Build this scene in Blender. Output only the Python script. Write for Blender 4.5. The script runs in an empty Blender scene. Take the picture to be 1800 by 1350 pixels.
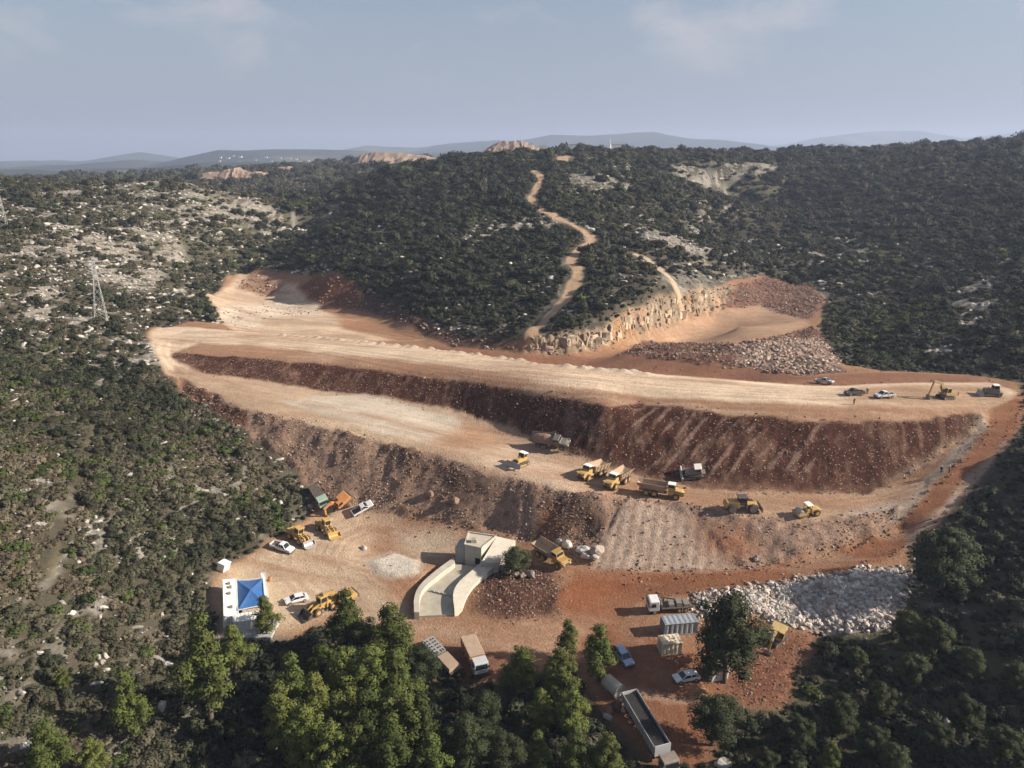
import bpy, bmesh, math, random
import numpy as np
from mathutils import Vector, Matrix, Euler

random.seed(7)
rng = np.random.default_rng(11)
SC = bpy.context.scene
COL = SC.collection
R = math.radians

# ------------------------------------------------------------------ camera, sky, sun, exposure
CAM_Z = 80.0                     # drone height above the work yard (metres)
PITCH = math.atan(395.0 / 1386.0)
FOCAL = 1386.0                   # focal length in units of a 1800 wide frame
cam_data = bpy.data.cameras.new('camera')
cam_data.sensor_width = 36.0
cam_data.lens = 36.0 * FOCAL / 1800.0
cam_data.clip_start = 1.0
cam_data.clip_end = 40000.0
cam = bpy.data.objects.new('camera', cam_data)
COL.objects.link(cam)
cam.location = (0, 0, CAM_Z)
cam.rotation_euler = (math.pi / 2 - PITCH, 0, 0)
SC.camera = cam

SUN_EL = 27.0
SUN_AZ = 94.0                    # clockwise from the view direction: light comes from the right
sd = Vector((math.sin(R(SUN_AZ)) * math.cos(R(SUN_EL)), math.cos(R(SUN_AZ)) * math.cos(R(SUN_EL)), math.sin(R(SUN_EL))))
sun_data = bpy.data.lights.new('sun', 'SUN')
sun_data.energy = 5.0
sun_data.angle = R(0.6)
sun_data.color = (1.0, 0.905, 0.775)
sun = bpy.data.objects.new('sun', sun_data)
COL.objects.link(sun)
sun.rotation_euler = (-sd).to_track_quat('-Z', 'Y').to_euler()

world = bpy.data.worlds.new('World')
SC.world = world
world.use_nodes = True
nt = world.node_tree
nt.nodes.clear()
def wn(t, **k):
    n = nt.nodes.new(t)
    for a, b in k.items():
        setattr(n, a, b)
    return n
w_out = wn('ShaderNodeOutputWorld')
w_bg = wn('ShaderNodeBackground')
w_bg.inputs['Strength'].default_value = 0.0515
w_sky = wn('ShaderNodeTexSky', sky_type='NISHITA', sun_disc=False)
w_sky.sun_elevation = R(SUN_EL)
w_sky.sun_rotation = R(SUN_AZ)
w_sky.altitude = 300.0
w_sky.air_density = 1.15
w_sky.dust_density = 0.7
w_sky.ozone_density = 1.6
# soft clouds: noise laid out on the sky dome (direction vector), thinning out upwards
w_tc = wn('ShaderNodeTexCoord')
w_map = wn('ShaderNodeMapping')
w_map.inputs['Scale'].default_value = (1.0, 1.0, 1.7)
w_map.inputs['Location'].default_value = (5.3, 2.0, 0.2)
w_noise = wn('ShaderNodeTexNoise')
w_noise.inputs['Scale'].default_value = 7.5
w_noise.inputs['Detail'].default_value = 8.0
w_noise.inputs['Roughness'].default_value = 0.55
w_noise.inputs['Distortion'].default_value = 0.3
w_ramp = wn('ShaderNodeValToRGB')
w_ramp.color_ramp.elements[0].position = 0.50
w_ramp.color_ramp.elements[0].color = (0, 0, 0, 1)
w_ramp.color_ramp.elements[1].position = 0.74
w_ramp.color_ramp.elements[1].color = (1, 1, 1, 1)
w_mix = wn('ShaderNodeMix', data_type='RGBA')
w_mix.inputs['B'].default_value = (5.8, 5.4, 5.6, 1)
w_soft = wn('ShaderNodeMath', operation='MULTIPLY')
w_soft.inputs[1].default_value = 0.9
w_gray = wn('ShaderNodeMix', data_type='RGBA')
w_gray.inputs['B'].default_value = (2.95, 3.2, 3.95, 1)
L = nt.links.new
L(w_tc.outputs['Generated'], w_map.inputs['Vector'])
L(w_map.outputs['Vector'], w_noise.inputs['Vector'])
L(w_noise.outputs['Fac'], w_ramp.inputs['Fac'])
w_sep = wn('ShaderNodeSeparateXYZ')
w_band = wn('ShaderNodeMapRange', interpolation_type='SMOOTHSTEP')      # clouds melt into the haze towards the horizon
w_band.inputs['From Min'].default_value = 0.055; w_band.inputs['From Max'].default_value = 0.15
w_veil = wn('ShaderNodeMapRange', interpolation_type='SMOOTHSTEP')      # the haze veil thins out upwards
w_veil.inputs['From Min'].default_value = 0.03; w_veil.inputs['From Max'].default_value = 0.21
w_veil.inputs['To Min'].default_value = 0.9; w_veil.inputs['To Max'].default_value = 0.35
w_cl = wn('ShaderNodeMath', operation='MULTIPLY')
L(w_tc.outputs['Generated'], w_sep.inputs['Vector'])
L(w_sep.outputs['Z'], w_band.inputs['Value'])
L(w_sep.outputs['Z'], w_veil.inputs['Value'])
L(w_veil.outputs['Result'], w_gray.inputs['Factor'])
L(w_ramp.outputs['Color'], w_cl.inputs[0])
L(w_band.outputs['Result'], w_cl.inputs[1])
L(w_cl.outputs[0], w_soft.inputs[0])
L(w_soft.outputs[0], w_mix.inputs['Factor'])
L(w_sky.outputs['Color'], w_gray.inputs['A'])
L(w_gray.outputs['Result'], w_mix.inputs['A'])
L(w_mix.outputs['Result'], w_bg.inputs['Color'])
L(w_bg.outputs['Background'], w_out.inputs['Surface'])

SC.view_settings.view_transform = 'Standard'
SC.view_settings.look = 'None'
SC.view_settings.gamma = 1.0
SC.view_settings.use_curve_mapping = False
SC.view_settings.exposure = 1.06
SC.render.engine = 'CYCLES'
SC.cycles.use_denoising = True
SC.cycles.max_bounces = 5
SC.cycles.diffuse_bounces = 2
SC.cycles.glossy_bounces = 2
SC.cycles.transmission_bounces = 2
SC.cycles.transparent_max_bounces = 6
SC.cycles.volume_bounces = 1
SC.cycles.use_light_tree = False

# ------------------------------------------------------------------ survey: sight lines from the drone to points of the site
SP, CP = math.sin(PITCH), math.cos(PITCH)
def sight(u, v):
    a = (u - 900.0) / FOCAL
    b = (675.0 - v) / FOCAL
    return Vector((a, CP + b * SP, -SP + b * CP))
def Pz(u, v, z):
    d = sight(u, v)
    t = (z - CAM_Z) / d.z
    return (d.x * t, d.y * t, z)
def Py(u, v, y):
    d = sight(u, v)
    t = y / d.y
    return (d.x * t, y, CAM_Z + d.z * t)

# ------------------------------------------------------------------ value noise on arrays
_tab = rng.random((256, 256)).astype(np.float32)
def vnoise(x, y, s, o=0):
    x = np.asarray(x, np.float64) / s + 17.3 * o
    y = np.asarray(y, np.float64) / s + 9.1 * o
    xi = np.floor(x).astype(np.int64); yi = np.floor(y).astype(np.int64)
    fx = (x - xi).astype(np.float32); fy = (y - yi).astype(np.float32)
    fx = fx * fx * (3 - 2 * fx); fy = fy * fy * (3 - 2 * fy)
    a = _tab[xi & 255, yi & 255]; b = _tab[(xi + 1) & 255, yi & 255]
    c = _tab[xi & 255, (yi + 1) & 255]; d = _tab[(xi + 1) & 255, (yi + 1) & 255]
    return (a * (1 - fx) + b * fx) * (1 - fy) + (c * (1 - fx) + d * fx) * fy
def fbm(x, y, s, n=4, o=0):
    t = 0; a = 0.5; tot = 0
    for k in range(n):
        t = t + a * vnoise(x, y, s / 2 ** k, o + 3 * k); tot += a; a *= 0.5
    return t / tot
def sstep(e0, e1, x):
    t = np.clip((x - e0) / (e1 - e0), 0, 1)
    return t * t * (3 - 2 * t)
# ------------------------------------------------------------------ terrain heights: break lines of the earthworks and spot heights of the hills
LINES = {}
def line(name, pts, mode='z'):
    LINES[name] = [Pz(*p) if mode == 'z' else Py(*p) for p in pts]
line('crest_rear', [(285,573,20),(340,574,20),(420,581,20),(520,589,20),(650,603,20),(800,619,20),(950,640,20),(1100,652,20),(1300,668,20),(1450,678,20),(1600,672,20),(1700,670,20),(1770,672,20)])
line('crest_front', [(300,618,20),(433,628,20),(600,643,20),(800,668,20),(1000,702,20),(1060,716,20),(1120,708,20),(1250,722,20),(1400,738,19.6),(1550,742,19.4),(1700,728,19.8),(1728,730,19.8)])
line('upper_toe', [(303,632,19.6),(360,657,18.0),(467,670,16.9),(567,687,15.6),(667,697,15.0),(800,722,13.4),(900,752,11.8),(960,785,10.4),(1050,812,9.6),(1150,845,8.6),(1250,862,8.1),(1400,868,8.0),(1520,868,8.0),(1600,835,10.4),(1680,780,14.6),(1735,742,18.3)])
line('bench_outer', [(313,664,18.2),(433,722,16.2),(500,735,15.4),(600,758,14.2),(700,787,12.7),(800,815,11.4),(900,842,10.2),(1000,868,9.2),(1100,873,8.7),(1200,886,8.2),(1300,905,7.8),(1400,915,7.6),(1500,906,7.9),(1580,888,8.6)])
line('lower_toe', [(318,688,16.4),(430,750,13.4),(490,800,9.0),(540,848,5.0),(575,880,2.4),(640,895,1.3),(760,915,1.0),(860,930,1.2),(950,955,1.0),(1020,988,0.9),(1100,1005,1.0),(1200,1006,1.2),(1300,1000,1.7),(1400,988,2.4),(1500,965,3.5),(1580,930,5.4)])
line('road_in', [(1745,735,18.8),(1738,755,17.6),(1700,795,15.0),(1650,845,11.8),(1610,890,9.0),(1580,918,6.6),(1500,955,4.2),(1400,985,2.8),(1300,1003,2.0),(1200,1013,1.4),(1100,1022,0.6)])
line('road_out', [(1795,715,20.0),(1778,765,17.6),(1740,815,14.6),(1690,865,11.2),(1645,915,8.2),(1600,962,5.2),(1500,998,3.4),(1400,1012,2.6),(1300,1032,1.7),(1200,1040,1.0),(1130,1052,0.2)])
# rear foot of the dam, in the dug out basin behind it
LINES['rear_toe'] = [(x + 2.5, y + 11.0, 14.6) for (x, y, z) in LINES['crest_rear'][4:9]]
LINES['rear_toe2'] = [(x + 2, y + 7.0, 16.2) for (x, y, z) in LINES['crest_rear'][2:4]]
# the cut foot of the middle hill
line('cliff_toe', [(700,585,14.6),(745,596,14.3),(800,606,14.0),(860,613,13.9),(930,618,13.8),(1000,617,13.8),(1070,606,13.8),(1105,592,14.0),(1180,566,14.4),(1250,546,15.0)])
def up(p, dx, dy, v_to):
    # a point a step further into the hill, as high as the sight line through the seen upper edge
    x, y = p[0] + dx, p[1] + dy
    d = sight(900, v_to)
    return (x, y, CAM_Z + d.z / d.y * y)
ct = LINES['cliff_toe']
LINES['cliff_top'] = [up(ct[0], 5, 7, 562), up(ct[1], 5, 7, 573), up(ct[2], 4, 6, 585), up(ct[3], 1, 5, 594), up(ct[4], 0, 2.6, 594), up(ct[5], 0, 2.4, 592),
                      up(ct[6], -1.2, 2.4, 578), up(ct[7], -1.5, 2.6, 552), up(ct[8], -1.5, 3.0, 522), up(ct[9], -1.0, 5.0, 510)]
line('left_cut_toe', [(520,512,17.0),(560,530,16.2),(610,537,15.8),(660,553,15.2),(700,585,14.6)])
lt_ = LINES['left_cut_toe']
LINES['left_cut_top'] = [up(lt_[0], 3, 8, 484), up(lt_[1], 4, 9, 487), up(lt_[2], 5, 9, 500), up(lt_[3], 5, 8, 525)]

spots_z = [
    # work yard and the valley floor in front of the dam
    (420,985,0.8),(560,900,0.8),(600,960,0.3),(500,1000,0.3),(480,1070,0),(420,1110,0),(640,1050,0),(740,1000,0.4),(700,1100,-0.3),(860,1060,0.3),(930,1040,0.8),(990,1060,0.2),(1050,1100,-0.3),(850,1120,-0.8),(1150,1075,0.1),(1200,1110,-0.4),
    (1250,1045,0.8),(1320,1060,1.0),(1450,1030,2.3),(1560,1010,3.4),(1580,1060,1.0),(1450,1110,-2.6),(1340,1105,-1.6),(1540,1110,-1.2),
    (600,1150,-1.0),(500,1200,-1.6),(700,1200,-2.2),(820,1180,-1.3),(900,1200,-2),(1100,1160,-1.2),(1200,1200,-1.8),(1150,1290,-2.6),(1000,1300,-3.6),(800,1330,-4),(600,1330,-3.2),(400,1300,-1.2),(1300,1200,-2.4),(1400,1180,-3.0),(1300,1330,-3.6),(1500,1300,-3.2),
    # right bank
    (1650,1010,3.6),(1640,1150,-0.5),(1700,1090,2.2),(1800,1100,5.0),(1800,980,9.0),(1800,870,13.6),(1740,900,10.0),(1700,980,6.2),(1800,790,18.6),(1800,1300,1.5),(1690,1280,-1.8),
    # left bank
    (400,1000,1.6),(370,1090,0.8),(330,1010,3.6),(300,1150,0.6),(200,1000,9),(0,1000,16.5),(200,1200,4.0),(0,1200,9.5),(100,1330,3.2),(0,1345,6),(450,900,4.4),(350,850,9.5),(200,850,14.5),(0,850,21),(400,780,11.6),(300,740,15.2),(200,700,19.5),(0,700,26),(280,660,18.0),(200,620,23),(255,590,20.6),
    # the basin behind the dam
    (365,520,18.4),(390,560,17.6),(440,540,16.8),(520,560,16.2),(470,505,17.4),(430,485,18.6),(600,560,15.8),(650,590,15.2),(560,580,16.2),(320,566,20.6),
    (1130,610,14.6),(1200,600,14.8),(1300,575,15.0),(1380,570,15.4),(1300,540,15.4),(1420,580,15.6),(1150,630,16.0),(1250,635,17.4),(1350,640,18.0),(1450,655,18.4),(1430,610,17.6),(1320,610,17.2),(1480,640,18.4),(1100,625,14.6),
]
spots_y = [
    # behind the right pad and the right hill
    (1330,505,384),(1400,500,396),(1480,520,362),(1500,560,318),(1520,610,285),(1560,640,258),(1650,645,250),(1750,655,236),(1800,660,222),
    (1800,600,252),(1800,540,296),(1800,480,345),(1800,420,405),(1800,360,490),(1800,300,600),(1800,262,720),(1650,600,275),(1600,540,330),(1650,480,385),(1600,420,450),(1600,350,560),(1600,290,690),(1650,258,800),(1500,270,820),(1750,256,790),
    (1480,470,400),(1400,440,470),(1300,440,480),(1262,412,535),(1320,370,660),(1420,360,640),(1500,420,500),(1400,310,740),(1330,320,700),(1300,272,880),(1500,310,680),
    # middle hill along its track
    (935,580,296),(1000,520,320),(1020,480,345),(1000,455,365),(1040,420,402),(1010,400,422),(940,360,475),(945,310,565),(990,277,690),
    (800,560,303),(850,540,312),(900,560,303),(720,500,345),(800,480,350),(900,480,345),(650,450,395),(750,430,400),(850,420,405),(600,400,460),(700,370,480),(820,350,495),(600,350,570),(700,320,580),(850,310,580),(650,310,660),(750,290,680),(850,275,700),(900,271,720),(1100,269,740),(1200,268,770),(1250,280,720),
    (1100,520,318),(1160,480,352),(1200,500,345),(1100,450,375),(1180,420,415),(1120,390,440),(1230,360,540),(1100,340,520),(1050,310,575),(1200,320,600),(1330,290,700),
    # valley left of it, left hill
    (480,478,420),(455,468,432),(500,440,475),(522,410,540),(535,375,640),(560,340,770),(500,340,800),(560,460,410),
    (430,465,436),(370,490,402),(300,540,305),(220,560,282),(100,560,272),(0,560,255),(0,480,300),(150,480,330),(300,480,355),(400,430,450),(300,420,420),(150,420,385),(0,420,360),(450,390,505),(350,360,500),(200,350,480),(0,360,450),(0,331,520),(100,328,535),(250,320,545),(330,325,540),(400,338,560),(460,352,560),(515,372,545),
]
pts = [Pz(*p) for p in spots_z] + [Py(*p) for p in spots_y]
# ground outside the frame goes on as the banks do
pts += [(-240,100,34),(-240,200,44),(-300,330,60),(-420,450,78),(-160,40,16),(-90,40,2),(0,30,-6),(90,40,-2),(170,50,6),(240,120,26),(250,220,40),(330,330,62),(-40,0,-6),(60,-20,-6),(-200,-60,22),(220,-60,26),(0,-120,-9),
        (480,460,84),(650,650,104),(800,850,110),(500,820,94),(-500,560,76),(-380,620,66),(-300,700,46),(-200,850,50),(-500,800,46),(-900,900,44),(-420,1000,55),(-700,1000,44),(-420,1200,61),(-250,1050,60),(0,900,78),(200,950,84),(-100,1100,70),(200,1200,62),(500,1150,80),(0,1450,76),(-300,1450,72),(-600,1450,56),(600,1450,52),(1000,1450,60),(-1100,1450,36),(-1100,300,90),(1100,300,120),(1100,900,110),(-1100,-150,60),(1100,-150,70)]
for nm, ln in LINES.items():
    for a, b in zip(ln[:-1], ln[1:]):
        n = max(1, int(math.dist(a[:2], b[:2]) / 3.5))
        for k in range(n):
            t = k / n
            pts.append(tuple(a[i] + (b[i] - a[i]) * t for i in range(3)))
    pts.append(ln[-1])
C = []
for p in pts:                                   # drop doubles
    if all((p[0]-q[0])**2 + (p[1]-q[1])**2 > 0.7 for q in C):
        C.append(p)
C = np.array(C)
d2 = np.hypot(C[:, None, 0] - C[None, :, 0], C[:, None, 1] - C[None, :, 1])
n = len(C)
A = np.zeros((n + 3, n + 3))
A[:n, :n] = -d2 - 0.02 * np.eye(n)
A[:n, n] = 1; A[:n, n+1] = C[:, 0]; A[:n, n+2] = C[:, 1]
A[n:, :n] = A[:n, n:].T
sol = np.linalg.solve(A, np.concatenate([C[:, 2], np.zeros(3)]))
def rbf(x, y):
    out = np.empty(x.shape, np.float32)
    cx, cy, w = C[:, 0].astype(np.float32), C[:, 1].astype(np.float32), sol[:n].astype(np.float32)
    for i in range(0, len(x), 20000):
        a = x[i:i+20000].astype(np.float32); b = y[i:i+20000].astype(np.float32)
        dd = np.sqrt((a[:, None] - cx) ** 2 + (b[:, None] - cy) ** 2)
        out[i:i+20000] = -(dd @ w)
    return out + sol[n] + sol[n+1] * x + sol[n+2] * y

def axis(lo, hi, step, end, grow):
    a = list(np.arange(lo, hi, step)); s = step
    while a[-1] < end:
        s = min(s * grow, 14.0); a.append(a[-1] + s)
    return a
ys = axis(74, 345, 0.62, 1500, 1.022)
s = 0.62; b = [ys[0]]
while b[-1] > -150:
    s = min(s * 1.12, 14); b.append(b[-1] - s)
ys = np.array(b[:0:-1] + ys)
xr = axis(0, 172, 0.62, 1100, 1.03)
xs = np.array([-q for q in xr[:0:-1]] + xr)
NX, NY = len(xs), len(ys)
GX, GY = np.meshgrid(xs, ys)
GX = GX.ravel(); GY = GY.ravel()
GZ = rbf(GX, GY).astype(np.float64)

def HZ(x, y, Z=None):
    Z = GZ if Z is None else Z
    x = np.asarray(x, float); y = np.asarray(y, float)
    i = np.clip(np.searchsorted(xs, x) - 1, 0, NX - 2); j = np.clip(np.searchsorted(ys, y) - 1, 0, NY - 2)
    fx = np.clip((x - xs[i]) / (xs[i+1] - xs[i]), 0, 1); fy = np.clip((y - ys[j]) / (ys[j+1] - ys[j]), 0, 1)
    Q = Z.reshape(NY, NX)
    return (Q[j, i] * (1-fx) + Q[j, i+1] * fx) * (1-fy) + (Q[j+1, i] * (1-fx) + Q[j+1, i+1] * fx) * fy
def G(u, v):
    # where the sight line meets the ground
    d = sight(u, v)
    t = np.concatenate([np.arange(70, 420, 0.5), np.arange(420, 1500, 2.0)])
    h = CAM_Z + d.z * t - HZ(d.x * t, d.y * t)
    k = np.argmax(h < 0)
    if h[k] >= 0:
        return None
    a, b = t[k-1], t[k]
    for _ in range(12):
        m = 0.5 * (a + b)
        if CAM_Z + d.z * m - float(HZ(d.x * m, d.y * m)) < 0: b = m
        else: a = m
    return Vector((d.x * b, d.y * b, CAM_Z + d.z * b))
# ------------------------------------------------------------------ zones of the ground, as outlines in plan
def outline(px):
    out = []
    for k, p in enumerate(px):
        q = px[(k + 1) % len(px)]
        m = max(1, int(math.dist(p, q) / 45))
        for i in range(m):
            g = G(p[0] + (q[0]-p[0]) * i / m, p[1] + (q[1]-p[1]) * i / m)
            if g is not None:
                out.append((g.x, g.y))
    return np.array(out)
BASE_Z = GZ.copy()
core = (GY > 60) & (GY < 800) & (np.abs(GX) < 420)
ci = np.nonzero(core)[0]
cx, cy = GX[ci], GY[ci]
warpx = cx + 2.2 * (fbm(cx, cy, 5, 3, 1) - 0.5)
warpy = cy + 2.2 * (fbm(cx, cy, 5, 3, 2) - 0.5)
def sdist(poly, px, py):
    # signed distance to a polygon, negative inside; only near its box
    d = np.full(px.shape, 99.0)
    m = (px > poly[:,0].min()-9) & (px < poly[:,0].max()+9) & (py > poly[:,1].min()-9) & (py < poly[:,1].max()+9)
    X, Y = px[m], py[m]
    dd = np.full(X.shape, 1e9); ins = np.zeros(X.shape, bool)
    for a, b in zip(poly, np.roll(poly, -1, 0)):
        ex, ey = b[0]-a[0], b[1]-a[1]
        t = np.clip(((X-a[0])*ex + (Y-a[1])*ey) / (ex*ex+ey*ey+1e-9), 0, 1)
        dd = np.minimum(dd, (X-a[0]-t*ex)**2 + (Y-a[1]-t*ey)**2)
        c = (a[1] > Y) != (b[1] > Y)
        with np.errstate(divide='ignore', invalid='ignore'):
            ins ^= c & (X < ex * (Y-a[1]) / (ey if ey else 1e-9) + a[0])
    d[m] = np.sqrt(dd) * np.where(ins, -1, 1)
    return d
def ldist(pl, px, py):
    dd = np.full(px.shape, 1e9)
    for a, b in zip(pl[:-1], pl[1:]):
        ex, ey = b[0]-a[0], b[1]-a[1]
        t = np.clip(((px-a[0])*ex + (py-a[1])*ey) / (ex*ex+ey*ey+1e-9), 0, 1)
        dd = np.minimum(dd, (px-a[0]-t*ex)**2 + (py-a[1]-t*ey)**2)
    return np.sqrt(dd)

UT = [(303,630),(360,656),(467,670),(567,687),(667,697),(800,722),(900,752),(960,785),(1050,812),(1150,845),(1250,862),(1400,868),(1520,868),(1600,835),(1680,780),(1728,738)]
CF = [(303,619),(433,629),(600,644),(800,669),(1000,703),(1060,717),(1120,709),(1250,723),(1400,739),(1550,743),(1700,729)]
BO = [(313,664),(433,722),(500,735),(600,758),(700,787),(800,815),(900,842),(1000,868),(1100,873),(1200,886),(1300,905),(1400,915),(1500,906),(1580,888)]
LT = [(318,688),(430,750),(490,800),(540,848),(575,880),(640,895),(760,915),(860,930),(950,955),(1020,988),(1100,1005),(1200,1006),(1300,1000),(1400,988),(1500,965),(1580,925)]
CR = [(262,585),(285,574),(340,575),(420,582),(520,590),(650,604),(800,620),(950,641),(1100,653),(1300,669),(1450,679),(1600,673),(1735,673),(1790,690)]
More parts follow.
